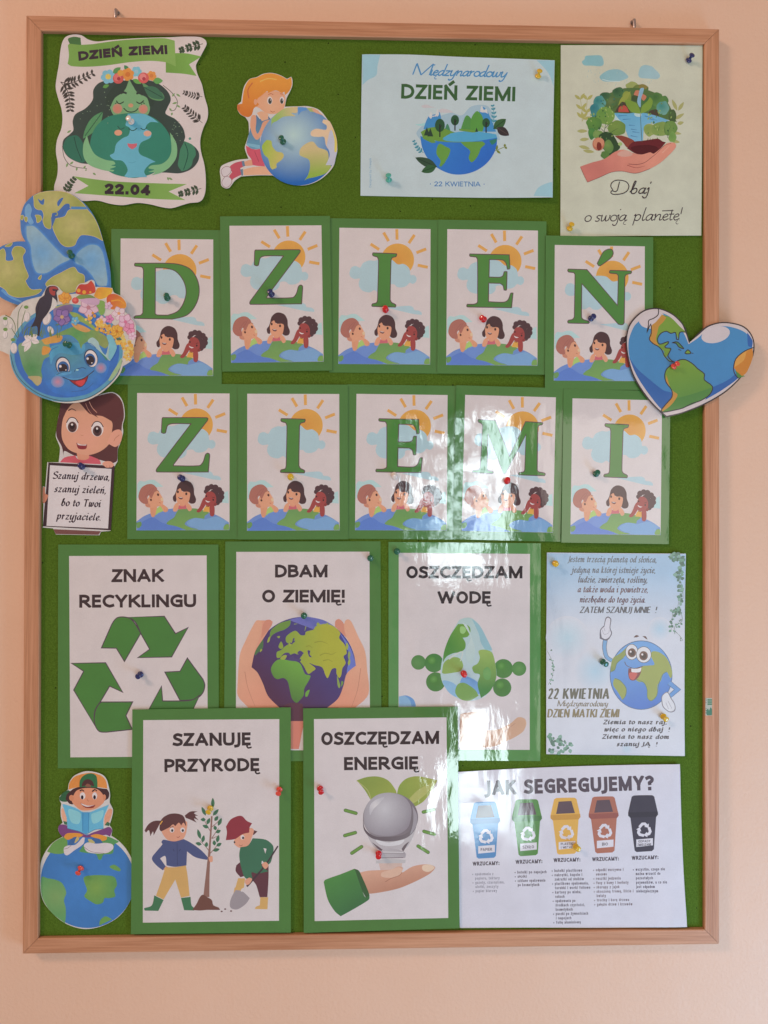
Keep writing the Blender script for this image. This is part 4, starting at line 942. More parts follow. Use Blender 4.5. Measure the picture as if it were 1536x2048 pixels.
# 5 left heart globe cut-out
z = (0, 370, 5.297)
A = Art('paper_cutout', 'large heart shaped globe cut-out sticking out past the left frame, behind the smiling earth', 'picture', outl(z,
 "350,115! 430,80 560,62 660,72 780,110 900,200 980,300 1050,440 1095,590 1140,760 1170,900 1180,1080! 1150,1180 1000,1280 800,1330 500,1330 200,1275! 100,1240 0,1185 -80,1100 -120,980 -120,840 -70,720 0,660 80,625 180,600 270,600! 230,520 218,400 222,320 260,210 310,150"),
 Y_FRAME-.0012, M_SHINY, (186, 165, 157), bend=wave(.0006, .0006, 20, 18, .5), thick=.0005, grid=.02)
A.base_col = A.alb('3a6888'); A.Z(*z)
A.part('sea')
A.P('2f5f93', "350,122! 430,85 560,68 660,78 775,115 895,205 972,305 1042,442 1088,592 1132,762 1162,900 1172,1078! 1140,1175 1000,1270 800,1320 500,1320 200,1268! 100,1232 0,1178 -75,1095 -112,980 -112,840 -64,725 0,668 80,632 180,606 275,600! 237,520 226,400 230,320 267,212 315,158", 4)
for w_, c_ in ((46, '34659a'), (26, '3f709e'), (10, '4c7ba2')):
    A.L(c_, "285,440 360,440 450,520 560,640 680,760 740,790 640,840 500,930 400,930 360,860 340,760 330,650 290,560", w_, closed=True)
    A.L(c_, "800,770 850,700 950,640 1040,650 1090,720 1120,860 1135,1000 1125,1060 1040,1060 980,960 880,860 810,830", w_, closed=True)
A.P('5a84a2', "285,440! 360,440 450,520 560,640 680,760 740,790 640,840 500,930 400,930 360,860 340,760 330,650 290,560", 5, grad=('r', 440, 720, 260, '7a9098'))
A.P('5a84a2', "800,770 850,700 950,640 1040,650 1090,720 1120,860 1140,1000 1130,1070! 1040,1060 980,960 880,860 810,830", 5, grad=('r', 960, 800, 260, '7a9098'))
A.P('5f86a4', "270,240 310,200 340,260 330,330 360,400 320,420 270,330"); A.L('4f7da6', "20,1110 100,1180 230,1240", 30, 20)
LAND = '8f8844'; L2 = 'a2935a'
A.part('continent')
def land(p, *g):
    A.L('b89a62', p, 9, closed=True, n=4); A.P(LAND, p, 4, grad=('r',)+g+(LAND,) if False else ('r', g[0], g[1], g[2], '86863c') if g else None)
def land2(p, cx, cy, r):
    A.part('continent')
    A.L('b59a60', p, 10, closed=True, n=4); A.P(L2, p, 4, grad=('r', cx, cy, r, '868440'))
land2("360,120! 440,85 560,70 680,80 780,120 880,200 925,262! 760,250 720,215 690,215 640,290 560,290 545,350 540,460 520,465 480,440 460,380 470,330 450,270 400,260 370,230 365,170", 560, 180, 260)
land2("580,370 690,340 740,270 925,265! 990,340 1040,440 1088,590! 1000,545 870,530 820,580 790,640 710,655 650,620 600,540 565,450", 800, 420, 260)
land2("500,1030 560,980 640,940 780,875 830,930 890,960 895,1020 880,1090 760,1140 640,1140 540,1110 490,1060", 690, 1020, 220)
land2("0,700! 40,680 60,730 60,800 110,810 150,790 130,720 160,660 230,660 270,700 240,760 260,860 300,960 290,990 270,1020 330,1110 440,1110 380,1160 200,1190 100,1160 60,1110 0,1070!", 80, 900, 260)
for p in ("225,330 250,330 240,370 225,360", "265,345 290,350 285,390 268,380", "380,325 430,330 440,370 400,400 390,350", "60,650 130,615 110,650", "410,990 440,960 430,1000"): land2(p, 0, 0, 1)
A.part('inland_sea', True)
for p in ("405,150 440,170 470,150 465,210 430,200", "610,190 640,150 675,140 650,190 620,230", "545,350! 570,300 620,280 690,210 735,205 740,250 690,290 640,350 600,345 560,440 550,450!"): A.P('2a5488', p)
A.P('3c6c96', "755,232! 910,236! 930,262! 760,262!"); A.L(LAND, "550,300 600,290 612,318 590,330", 10)
A.build()

# 6 smiling earth with flowers
z = (0, 540, 5.297)
A = Art('paper_cutout', 'smiling blue earth cut-out crowned with spring flowers and a swallow, on the left edge', 'picture', outl(z,
 "-20,520! 20,485 60,480 100,500 150,420 260,330 440,280! 480,215 510,170 570,160 620,180 650,215 700,260! 810,250! 805,200 840,150 900,135 965,105 1000,120 1010,180! 1080,180 1190,190! 1210,240 1290,280 1340,340 1335,400! 1310,430 1370,480 1430,560 1440,640 1430,760 1400,880 1390,960 1300,1020! 1270,1100 1180,1210 1060,1310 900,1390 720,1412 560,1390 400,1320 270,1240 170,1120 120,1010 100,900! 40,870 -20,840 -50,700"),
 Y_FRAME-.0036, M_SHINY, (188, 168, 160), bend=wave(.0006, .0004, 20, 18, 2.5), thick=.0005, grid=.02)
A.base_col = A.alb('b5a598'); A.Z(*z)
A.part('earth_face')
A.C('4d7f92', 705, 880, 598, 518, n=80, rot=-6); A.L('31474e', "115,900 170,1090 290,1230 450,1330 640,1385 800,1385 960,1345 1120,1240 1240,1110 1295,960", 8)
A.C('3a6f9a', 710, 872, 556, 480, n=80, rot=-6, grad=('r', 720, 800, 560, '2c5a96'))
A.P('3f7440', "200,790 330,760 470,740 520,780 540,900 470,950 440,1060 450,1150 400,1230 330,1160 260,1060 220,940", 5, grad=('r', 340, 1050, 240, '6f8560')); A.P('a08a60', "300,1130 430,1130 440,1190 400,1225 350,1180")
A.P('487a80', "520,820! 640,800 720,690 820,760 880,830 900,770 960,720 1030,740 1110,850 1160,960 1150,1060 1100,1170 960,1300 760,1340 560,1290 470,1170 450,1050 520,940", 5, grad=('r', 760, 900, 430, '2f62a0'))
A.P('3a7a90', "530,830 620,790 800,770 900,790 880,880 760,900 640,880 570,930 540,1000", 4, grad=('r', 700, 830, 250, '4a86a0'))
A.P('4a8048', "560,700! 680,640 800,600 1000,640 1120,700 1150,780 1120,830 1060,800 980,740 880,790 860,835 830,760 740,690 620,700", 5, grad=('r', 820, 680, 280, '7a8048'))
A.P('b8803c', "440,740! 560,700 660,700 640,760 540,780 480,790"); A.P('bc7c38', "460,810 540,830 520,880 450,900"); A.P('b8824a', "760,560 880,590 960,640 900,660 800,620"); A.P('356f5c', "1050,860 1100,880 1140,940 1130,960 1080,900")
A.P('8fa09a', "930,760 980,715 1040,760 1060,820 1120,900 1160,760 1200,800 1170,960 1120,920 1020,830", 4); A.P('8a9a70', "1240,1010 1290,930 1280,1020 1190,1160 1150,1170 1190,1090")
A.L('2d5a8a', "520,900 545,850 620,810", 7); A.L('2d5a8a', "900,780 960,780 1020,830", 6); A.L('2d4f80', "760,1290 900,1270 990,1200", 6)
for x, y, rx, ry, rt in ((668, 1015, 78, 98, -12), (965, 935, 72, 98, -14)):
    A.C('24384a', x, y, rx, ry, rt); A.C('c8bcb2', x+3, y+4, rx-9, ry-9, rt)
A.C('26507c', 672, 1035, 60, 68, -12); A.C('231c22', 672, 1045, 46, 50); A.C('26507c', 955, 950, 56, 66, -12); A.C('231c22', 958, 958, 44, 50)
A.P('4a80a0', "590,1110 640,1080 760,1075 750,1100 660,1120 600,1130")
for x, y, r in ((642, 1022, 14), (700, 1060, 7), (930, 940, 13), (975, 985, 7)): A.C('d8d0c8', x, y, r, n=14)
A.L('24425c', "600,1110 660,1085 745,1075", 7)
A.C('b0707c', 615, 1185, 72, 62, grad=('r', 615, 1185, 75, '4a7aa0')); A.C('b0707c', 1070, 1038, 62, 58, grad=('r', 1070, 1038, 64, '4a7aa0'))
A.P('3a6c94', "800,1060! 830,1040 880,1035 910,1050! 890,1075 830,1085"); A.L('22405e', "790,1080 800,1060 830,1045 880,1035 910,1050", 7); A.C('8fb0c0', 820, 1060, 16, 9)
A.P('4a80a0', "680,1140! 800,1150 930,1120 1000,1065! 960,1110 900,1150 760,1170"); A.P('8a2426', "740,1170! 850,1160 940,1115! 920,1180 870,1235 840,1235 780,1200!"); A.P('b8383a', "800,1190 860,1170 905,1165 890,1215 860,1230"); A.L('2a2438', "665,1135 760,1168 860,1160 940,1115 1000,1065", 8); A.L('2a2438', "740,1170 790,1210 850,1240 900,1205 935,1125", 7)
A.part('snowdrop')
for p in ("60,480 130,520 165,600 160,660", "200,720 190,600 200,450 240,370", "240,680 235,560 270,430", "190,720 150,660 120,610", "260,680 290,620 330,600"): A.L('4a5a30', p, 9, 5)
for x, y, r, a in ((60,560,34,0),(60,690,36,5),(150,830,52,0),(290,500,46,10),(500,520,60,20),(540,640,42,-30),(120,600,26,20)):
    A.C('9a8f86', x, y, r*.72, r*1.12, a); A.C('c4b8ae', x-4, y-3, r*.6, r, a); A.L('a0968c', [(x, y-r*.8, 0), (x+3, y+r*.9, 0)], 3)
for x, y in ((58,515),(60,630),(140,740),(280,395)): A.C('5d7a3c', x, y, 24, 18)
for a in ((330,740,260,700),(330,740,420,770),(330,740,260,870),(320,730,400,690),(330,750,230,800),(330,740,350,690)): A.leaf('c4b6a8', *a, 62, 'a89c90')
A.C('3c5a8e', 225, 725, 34, 22)
for i in range(26):
    x = 230+rs.uniform(0, 400); A.L('586a38', [(x, 700+rs.uniform(-20, 20), 0), (x+rs.uniform(-30, 40), 600+rs.uniform(-30, 30), 0)], 10, 2)
A.part('swallow')
A.P('2a2733', "500,190 530,172 590,172 620,200 600,240! 610,340 570,400 500,470 440,560 420,700! 400,700! 395,600 330,610! 380,500 380,400 420,310 470,270 480,230", 5, grad=('l', 420, 300, 450, 650, '201e26'))
A.P('b8aaa0', "560,290! 600,330 600,390 540,440 480,500! 540,400"); A.P('8e3430', "530,185 590,178 625,212! 590,225 585,270 550,265 525,230"); A.P('231f28', "560,205 632,212! 570,225"); A.L('b8a898', "620,225 690,262", 18, 6); A.L('15141a', "420,350 400,450 370,540", 5)
A.part('blossom')
def petals(x, y, r, col, c2, n=5, ph=0, cc=None):
    for i in range(n):
        t = ph+2*math.pi*i/n; A.leaf(c2, x, y, x+r*math.cos(t), y+r*math.sin(t), r*.85); A.leaf(col, x+r*.1*math.cos(t), y+r*.1*math.sin(t), x+r*.92*math.cos(t), y+r*.92*math.sin(t), r*.7)
    if cc: A.C(cc, x, y, r*.2, n=10)
for i in range(16):
    x = 560+rs.uniform(0, 200); A.L('5a6e44', [(660, 560, 0), (x+rs.uniform(-20, 20), rs.uniform(360, 640), 0)], 8, 2)
A.P('c07a34', "620,270 680,265 740,260 760,310 700,345 640,330"); petals(690, 300, 70, 'c88636', 'b46a2c', 7)
A.P('5d4668', "570,420 620,390 700,360 770,380 770,430 720,480 740,540 700,580 620,570 580,510", 5, grad=('r', 700, 430, 130, '7d6480')); petals(660, 500, 100, '7a5a86', '54406a', 5, .4, 'b08a60'); A.L('8e8a50', "590,400 680,370 740,365", 16, 6)
A.P('7c8a44', "740,450 820,460 920,530 1000,600 1060,650 1020,650 900,570 800,520", 4); petals(800, 540, 50, '5f93a8', '3f7088', 5, .2, 'b89a60')
A.P('6a7a40', "800,300 860,260 960,265 1020,310 900,310"); A.P('6f8c44', "1040,330 1110,340 1110,450 1070,480 1030,400")
A.P('a0302a', "810,250 815,200 850,155 920,150 965,112! 990,140 1010,190 1005,240 900,262", 5, grad=('r', 870, 190, 130, 'b23c2c')); [A.C('d8862c', x_, y_, 20) for x_, y_ in ((835, 218), (893, 236))]; A.C('d8862c', 958, 236, 12)
A.P('c27a2c', "1010,240 1040,190 1120,185 1190,200 1180,250 1130,290 1060,310 1000,280", 5, grad=('l', 1020, 200, 1180, 290, 'd0962e'))
A.P('b0432a', "1130,300 1160,260 1220,255 1290,290 1335,350 1330,400 1260,415 1180,415 1140,370", 5, grad=('l', 1140, 280, 1320, 390, 'cc7a2c')); A.L('d0862c', "1180,330 1260,320 1320,360", 14, 6)
A.C('b03c38', 800, 325, 36, 34); A.C('c85a50', 795, 318, 18)
petals(940, 400, 115, 'c09aa0', 'a87884', 5, .3, 'a86a70'); A.P('b08898', "850,320 950,300 1050,310 1040,370 920,360"); petals(1150, 380, 46, 'c09aa4', 'ac7a8a', 5)
petals(1260, 460, 80, 'c8a8a8', 'ac8088', 5, .6, 'c08058'); petals(1330, 550, 90, 'c69aa4', 'ac6a80', 5, .1, 'b8607a'); petals(1160, 520, 52, 'bc6e90', '9e4a72', 5); petals(1080, 540, 60, 'c8a0a4', 'a87080', 5, .9)
petals(1370, 620, 70, 'c87a8e', 'a85068', 5, .5); petals(1400, 700, 48, 'c8a0a8', 'b07080', 5)
A.part('mimosa')
for i in range(120):
    t = rs.random(); x = 960+t*430+rs.uniform(-50, 50); y = 500+t*330+rs.uniform(-50, 50)
    if x < 1425: A.C(rs.choice(('c88a3a', 'd09a48', 'b87a30', 'd4a458')), x, y, rs.uniform(10, 20), n=10)
for i in range(70):
    x = rs.uniform(1310, 1410); y = rs.uniform(820, 960)
    if x+y*.35 < 1720: A.C(rs.choice(('d09a48', 'd4a458', 'c08038')), x, y, rs.uniform(9, 16), n=10)
petals(1240, 650, 75, 'cf9038', 'b87028', 8, .2, 'a8601c'); A.P('3c5f50', "1230,720! 1270,720 1290,740 1240,745!")
A.P('6a9aa0', "1130,700 1180,690 1220,760 1240,830 1180,950 1150,930 1160,800", 4)
A.build()

# 7 girl with the sign
z = (60, 760, 6.2)
A = Art('paper_cutout', 'cut-out of a brown haired girl holding a board with a tree verse', 'picture', outl(z,
 "420,250! 700,230 900,170! 1020,150 1110,200 1160,300 1175,450 1150,560 1155,650 1120,780 1090,860 1085,1010! 1055,1060 1045,1100! 1020,1400 1000,1870! 880,1880! 860,1925! 320,1915! 285,1840! 160,1830! 165,1540! 155,1500 160,1320 190,1330! 215,1020! 355,1020! 372,850 350,780 320,700 330,600 360,420"),
 cork_y(.2), M_PAPER, (189, 166, 156), bend=None)
A.base_col = A.alb('b8a69c'); A.Z(*z)
A.part('girl_figure')
A.P('4c2a2a', "380,290! 600,260 900,180! 1020,160 1100,210 1150,300 1165,450 1140,560 1130,700 1090,850 1080,1000 1035,1030! 900,1000 760,960 560,940 430,880 415,940! 395,830 330,700 330,580 360,420", 5, grad=('l', 400, 700, 1100, 300, '56302c'))
A.P('b74e54', "370,1020! 430,960 560,935! 600,980 720,930! 860,990 880,1045!"); A.P('c07c60', "580,900! 720,900! 735,960 690,990 620,990 590,970")
A.P('c5836a', "480,330! 560,280 620,290 740,420 850,430 1010,510 1015,650 990,780 880,880 730,930 590,910 480,860 410,760 390,650 410,480", 5, grad=('r', 700, 700, 400, 'c08264'))
A.P('c5836a', "1010,660 1060,620 1120,620 1145,680 1120,780 1060,830 990,800 960,780"); A.L('a8664e', "1110,680 1060,720 1040,760", 7)
A.P('542c2a', "620,260! 700,250 830,230 960,180! 1080,220 1130,300 1140,420 1040,520 1010,510! 900,450 820,440! 850,470! 760,420 700,380 640,290!", 4); A.P('542c2a', "480,250! 600,260! 520,300 450,390 420,460!"); A.L('c5836a', "735,270 770,340 830,405", 9, 6); A.L('c5836a', "690,290 720,360 765,425", 5, 4)
A.L('4c2a2a', "475,380 520,358 570,382", 14, 8)
for x, y in ((525, 560), (835, 610)):
    A.C('c8bcb4', x, y, 76, 92); A.C('3e2828', x, y+22, 56, 66, grad=('r', x, y+60, 80, '5c3c36')); A.C('2a1a1c', x-2, y+8, 34, 40); A.C('e0d8d0', x-3, y-8, 14); A.L('2e1d20', [(x-72, y-30, 0), (x-40, y-82, 0), (x, y-96, 0), (x+42, y-78, 0), (x+74, y-26, 0)], 10)
A.L('ae6c52', "628,680 645,690 662,682", 6); A.P('7c2a2e', "575,778! 640,800 710,798! 690,855 600,850"); A.P('d8ccc4', "585,782! 640,802 704,800! 690,812 600,806")
A.part('sign_board')
A.P('3a2628', "228,1022! 1050,1065! 1005,1865! 160,1815!"); A.P('6a3f38', "290,1850! 880,1875! 850,1920! 320,1910!")
A.P('bfaaa2', "248,1057! 1012,1102! 968,1842! 205,1808!")
A.part('girl_figure')
A.P('c5836a', "895,1040 930,1010 1000,1010 1040,1050 1020,1080 990,1085 950,1088 925,1070"); A.L('9a5c48', "950,1060 955,1085", 5); A.L('9a5c48', "985,1060 988,1085", 5); A.P('b06a50', "160,1335 185,1330 190,1410 225,1430 205,1490 175,1530 158,1520")
A.part('verse')
VC = '33232a'
for t_, x, y, w_ in (("Szanuj drzewa,", 630, 1238, 705), ("szanuj zieleń,", 618, 1402, 640), ("bo to Twoi", 628, 1572, 490), ("przyjaciele.", 600, 1738, 545)):
    A.T(VC, t_, x, y, 96, CORS, width=w_, rot=1.9)
A.build()

# 8 right heart
z = (1080, 460, 3.368)
A = Art('paper_cutout', 'glossy heart shaped globe with black outlines hanging over the right frame', 'picture', outl(z,
 "1005,765! 985,690 960,630 900,570 830,535 770,525 700,540 640,585 595,650 578,740 588,850 620,970 680,1080 760,1180 848,1262! 960,1235 1100,1180 1240,1100 1340,1010 1400,930 1440,830 1440,740 1400,670 1340,635 1230,620 1130,645 1060,700"),
 Y_FRAME-.0014, M_SATIN, (205, 190, 192), bend=wave(.0004, .0004, 20, 18, 1.5), thick=.0005)
A.base_col = A.alb('2f272c'); A.Z(*z)
A.part('sea')
A.P('c4b2b4', "1005,758! 978,690 955,636 898,578 830,543 772,533 704,548 647,591 603,654 586,740 596,848 628,966 688,1075 766,1174 850,1252! 958,1227 1096,1172 1234,1093 1333,1005 1392,926 1431,830 1432,742 1394,677 1337,643 1229,628 1134,653 1066,708")
A.P('3f7fb0', "1000,770! 970,700 940,660 880,590 820,560 770,560 700,590 640,640 610,700 595,760 600,850 640,960 700,1060 790,1180 830,1215! 1000,1160 1150,1110 1280,1030 1370,940 1420,840 1425,750 1380,690 1290,655 1200,650 1120,680 1060,730", 5, grad=('l', 900, 650, 900, 1150, '3c79ae'))
A.P('265a9c', "596,850! 640,960 700,1060 790,1180 825,1215! 880,1150 890,1100 830,1080 740,1010 650,930"); A.P('265a9c', "1160,1060! 1280,1000 1380,900! 1340,990 1230,1075 1110,1145!"); A.P('265a9c', "1395,690! 1430,745 1428,790! 1400,780")
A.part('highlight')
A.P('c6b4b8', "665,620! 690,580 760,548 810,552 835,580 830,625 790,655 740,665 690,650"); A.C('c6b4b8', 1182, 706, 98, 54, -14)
A.part('continent')
OL = '2c2830'
def oland(c, p, c2=None):
    A.part('island')
    A.P(c, p, 3); A.L(OL, p, 6.5, closed=True, n=3)
A.P('6f8e34', "815,570! 880,590 940,650 985,690! 940,690 930,735 910,690 880,695 850,685 810,700 790,740 800,770 840,760 865,755 840,790 880,800 870,830 850,860 880,880 905,885! 870,880 830,850 835,820 800,790 760,770 735,730 745,690 760,640 800,640 835,610", 3)
A.P('b8813a', "850,590! 830,620 800,650 790,690 780,740 800,780! 760,770 737,730 745,690 750,645 780,620 820,570!", 3)
A.L(OL, "797,530 795,570 765,595 732,610 730,640 720,690 745,635 748,700 735,735 760,765 795,785 820,810 835,845 870,885 905,888", 6.5, n=3)
A.L(OL, "985,690 940,690 932,738 918,735 912,692 880,697 850,683 812,698 790,735 805,770 862,752 862,765 840,785 848,795 880,800 870,825 860,850 885,880 905,890", 6.5, n=3)
A.P('6f8e34', "905,895! 940,878 980,875 1030,905 1060,935 1105,970 1105,1010 1160,1055 1140,1110 1080,1150 1020,1170 960,1200 900,1215 830,1228! 815,1215! 850,1170 890,1125 885,1080 850,1030 840,980 850,940 880,915", 3, grad=('l', 950, 900, 1000, 1180, '4f7f3a'))
A.P('4a7a3c', "905,1135! 1010,1110 1155,1062! 1130,1120 1060,1160 960,1200 880,1218 850,1210", 3); A.P('b8813a', "850,975! 875,1060 900,1090 925,1110 905,1150 870,1190 825,1222! 815,1215! 850,1170 890,1125 880,1075 848,1030", 3)
A.L(OL, "905,895 940,876 980,875 1030,905 1060,935 1105,970 1105,1010 1160,1055 1140,1110 1080,1150 1020,1170 960,1200 900,1215 830,1228 815,1215 850,1170 887,1125 885,1080 850,1030 838,985 850,940 880,912 905,895", 6.5, n=3)
oland('4a7a4a', "892,760 925,755 960,790 965,800 935,790 915,765"); oland('6f8e34', "975,830 995,808 1015,830 995,835"); A.L(OL, "930,805 950,812", 5); A.L(OL, "1020,830 1032,832", 5)
A.P('4a7a3c', "1310,930! 1360,975 1380,985! 1330,1000!"); A.P('c0762e', "1430,795! 1375,820 1320,870 1305,930 1360,985! 1390,960 1432,860", 3); A.P('cc8e44', "1430,795! 1375,820 1320,870 1308,925! 1370,880 1390,820!"); A.L(OL, "1436,792 1375,818 1318,868 1302,930 1310,970 1335,1000", 6.5, n=3)
A.L(OL, "808,1218 850,1262", 7); A.L(OL, "975,655 1005,762", 7)
A.build()
# ---------------------------------------------------------------- laminated A4 sheets
INK = '2a1a1e'
def T2(A, z, l1, y1, w1, x1, l2, y2, w2, x2, cap, rot=0, col=INK):
    A.part('heading').Z(*z); A.T(col, l1, x1, y1, cap, SANS, width=w1, rot=rot); A.T(col, l2, x2, y2, cap, SANS, width=w2, rot=rot)
# recycling sign
z = (110, 1080, 4.452)
A = frame_poster('laminated_poster', 'green bordered sheet showing the large three arrow recycling sign, lower left', [(116.7, 1089), (437, 1089), (438, 1535), (115.6, 1536.5)], [(138.5, 1112), (413.7, 1110.8), (416, 1512), (140.8, 1514.6)], 0, (189, 168, 162), wave(.0006, .0005, 12, 10, .4))
T2(A, z, "ZNAK", 374, 455, 738, "RECYKLINGU", 600, 1040, 738, 116, -.3)
AR = '3a6a28'; AO = '43303a'
def arrow(*ps):
    A.part('recycling_arrow')
    for p in ps: A.P(AR, p, 6, grad=('l', 150, 800, 1300, 1500, '35632a')); A.L(AO, p, 9, closed=True, n=6)
arrow("620,688! 975,678! 1075,833! 1187,778! 1040,1040! 738,1047! 845,972! 765,830! 730,750 690,705", "415,960! 505,755! 530,715 560,690 610,684 670,698 715,745 765,830! 620,1080! 548,962!")
arrow("148,1097! 452,1092! 605,1355! 488,1300! 405,1440! 365,1500 350,1560 355,1650! 168,1335! 257,1168!", "412,1442! 693,1440! 633,1563! 690,1685! 460,1710! 400,1705 365,1665 350,1600 360,1520 385,1470")
arrow("1180,1050! 1320,1240! 1335,1290 1322,1350 1285,1395 1230,1420 1115,1428! 980,1175! 1115,1168!", "950,1300! 960,1432! 1180,1430 1240,1415 1290,1380! 1160,1660! 960,1800! 760,1650!")
A.build()

# care for the earth
z = (440, 1070, 4.655)
A = frame_poster('laminated_poster', 'green bordered sheet with two hands cupping a purple and yellow globe', [(450.7, 1083), (761, 1082.5), (763, 1521.5), (448, 1522)], [(472.7, 1103.7), (739, 1103.3), (740, 1500), (472, 1500)], 0, (186, 169, 163), wave(.0006, .0005, 12, 10, 2.0))
T2(A, z, "DBAM", 395, 488, 757, "O ZIEMIĘ!", 628, 768, 777, 119, 0, '251a1e')
A.part('globe')
A.C('38386f', 780, 1245, 486, 484, n=72, grad=('l', 1050, 900, 480, 1480, '44233c')); A.P('5f5c96', "640,790! 780,760 960,790 1080,860! 960,900 800,850!", grad=('l', 700, 800, 1000, 850, '565a90')); A.P('5a64a0', "1110,900! 1210,1040 1262,1200 1255,1300! 1180,1300 1200,1100", 4)
A.part('continent', True)
A.P('5d7a34', "490,870 560,820 660,790! 650,840 600,880 540,900 490,930 460,970! 470,900"); A.P('3f5f3a', "320,1110! 350,1030 400,970 400,1050 370,1080 330,1120!")
A.P('97922f', "800,900 870,880 890,850 980,825 1060,850 1120,910 1110,960 1160,1020 1180,1100 1150,1130 1170,1190 1140,1240 1130,1300 1110,1330 1085,1290 1080,1240 1040,1250 1005,1330 980,1300 950,1230 880,1210 830,1190 890,1240 860,1270 820,1290 780,1220 740,1160 770,1110 720,1110 690,1100 640,1120 600,1100 560,1140 530,1140 530,1090 570,1070 600,1040 650,1010 690,1000 700,980 650,1010 615,990 620,940 700,890 750,930 790,930", 4, grad=('l', 980, 1000, 620, 1000, '788a34'))
A.P('5f8a35', "540,1160 640,1165 740,1190 790,1280 845,1310! 830,1350 785,1430 780,1490 740,1540 710,1560 670,1520 650,1440 630,1360 590,1330 530,1340 490,1300 478,1230", 5, grad=('l', 700, 1200, 560, 1450, '46692f')); A.P('5f8a35', "835,1440 815,1500 795,1500 800,1460"); A.P('7c8a34', "545,1040 570,990 590,1040 570,1060"); A.P('7c8a34', "530,945 560,940 550,960")
for p_ in ("900,840 905,815 925,820 935,850", "985,835 1000,815 1015,840", "640,1010 660,990 672,1010 655,1035", "560,1150 590,1120 625,1118 600,1160", "1180,1000 1195,1030 1185,1070 1170,1040", "1205,1150 1215,1180 1200,1215 1190,1190", "440,1000 450,960 470,940 460,990", "372,1090 380,1060 395,1070"): A.P('8a9038', p_, 3)
for p_ in ("800,1040 830,1030 860,1050", "930,1120 980,1100 1040,1110 1080,1090", "880,1000 940,990 1000,1010", "960,1170 1010,1160 1050,1180"): A.L('7c7a28', p_, 9, 3)
A.P('7a8a40', "1090,1310 1120,1400 1110,1425 1095,1400"); A.P('5f7a38', "1130,1360 1150,1370 1130,1410"); A.P('7c8448', "1200,1080 1215,1110 1200,1160 1190,1120")
for p in ("720,1100 745,1075 780,1100 750,1110", "815,1075 840,1080 835,1110 855,1135 830,1130", "630,1160 680,1120 700,1150 755,1155 745,1175 660,1170", "600,1100 640,1095 660,1130 620,1120", "755,1200 790,1260 820,1300 790,1290"): A.P('42345e', p, 4)
A.L('42345e', "690,960 670,1010 650,1000", 14, 8); A.L('7c8440', "800,850 790,890", 10, 5); A.L('7c8440', "690,830 720,825", 8, 4)
A.part('hand')
H1, H2_ = 'c4836a', 'b87660'
A.P(H1, "370,795! 485,800 480,840 400,970! 330,1080 300,1200! 240,1160! 300,950"); A.P(H2_, "400,840 425,795 470,790 487,820 470,860 410,930 385,960!")
A.P('c68a6e', "335,800 385,800 390,850 370,960 320,1080 295,1230! 350,1280 400,1380 450,1500 560,1610! 265,1605! 170,1500 165,1400 185,1120 240,980", 5, grad=('l', 200, 1200, 500, 1500, 'c27e64'))
A.L('a86a56', "232,1270 260,1420 330,1600", 6, 3)
A.P(H2_, "1070,850! 1075,800 1110,782 1150,820 1180,900 1180,960! 1120,900"); A.P('c68a6e', "1165,800 1195,785 1225,810 1290,950 1350,1080 1370,1250 1382,1480 1260,1605! 1000,1605! 1100,1520 1150,1400 1180,1290 1265,1215! 1240,1080 1180,960 1155,860", 5, grad=('l', 1300, 1200, 1100, 1500, 'c27e64'))
A.L('a86a56', "1310,1240 1280,1440 1225,1600", 6, 3)
A.P('4d2836', "560,1610! 660,1560 770,1570! 780,1740! 600,1730! 540,1700!"); A.P('b86a58', "560,1730! 790,1730! 765,1830 735,1990! 600,1990!"); A.P('c68a6e', "265,1604! 560,1608! 640,1740! 620,1990! 420,1990! 380,1800!"); A.P('c68a6e', "1260,1604! 1000,1606! 800,1740! 790,1990! 1100,1990! 1150,1800!") if False else None
A.build()

# save water
z = (760, 1070, 4.359)
A = frame_poster('laminated_poster', 'green bordered sheet with a green water drop character of leaves, streaked by window glare', [(777, 1083.8), (1081.6, 1086.5), (1080.5, 1522), (777, 1520)], [(797.4, 1105.6), (1059.8, 1107.8), (1059.4, 1499.7), (797, 1498)], 0, (196, 178, 174), wave(.0005, .0006, 12, 10, 3.1), tilt=(0.0, 0.0))
T2(A, z, "OSZCZĘDZAM", 378, 1012, 735, "WODĘ", 598, 462, 733, 108, 0, '261a1e')
A.part('hand')
A.P('b98a72', "700,1560! 840,1540 860,1600 820,1680 1000,1700 1140,1640 1200,1590 1260,1600 1275,1650 1240,1720 1100,1800 950,1850 760,1840 690,1820!", 5, grad=('l', 700, 1700, 1250, 1650, 'c09478')); A.L('a27464', "1020,1800 1080,1720 1180,1640", 6, 3)
A.part('water_ball')
A.P('5f86b0', "165,1408! 230,1398 290,1430 312,1480! 312,1495! 165,1495!"); A.P('7d9cb8', "165,1410! 215,1402 260,1440 275,1495! 165,1495!")
A.part('leaf_disc', True)
for x, y, r, c_ in ((335,1110,64,'5a8048'), (470,1115,82,'3f6f34'), (485,1280,84,'44702f'), (1075,1165,84,'4a7636'), (1065,1330,80,'446e32'), (1212,1165,63,'5d8448')): A.C(c_, x, y, r, grad=('r', x, y, r*1.3, '46703a'))
A.part('water_drop')
A.P('a3b0aa', "690,740! 740,722 800,725 870,790 930,900 980,1020 1010,1150 1012,1250 960,1360 880,1425 780,1445 680,1425 590,1360 535,1260 530,1160 560,1010 610,880", 6, grad=('l', 600, 900, 1000, 1300, 'a8b2b4'))
A.P('86a3a8', "800,730! 870,790 930,900 980,1000! 930,1010 880,940 860,860"); A.P('7f9fc0', "545,1270 640,1290 720,1380 660,1410 590,1360"); A.P('6c8fba', "740,1230 860,1290 870,1380 800,1400 700,1300")
G1 = '4a7a34'
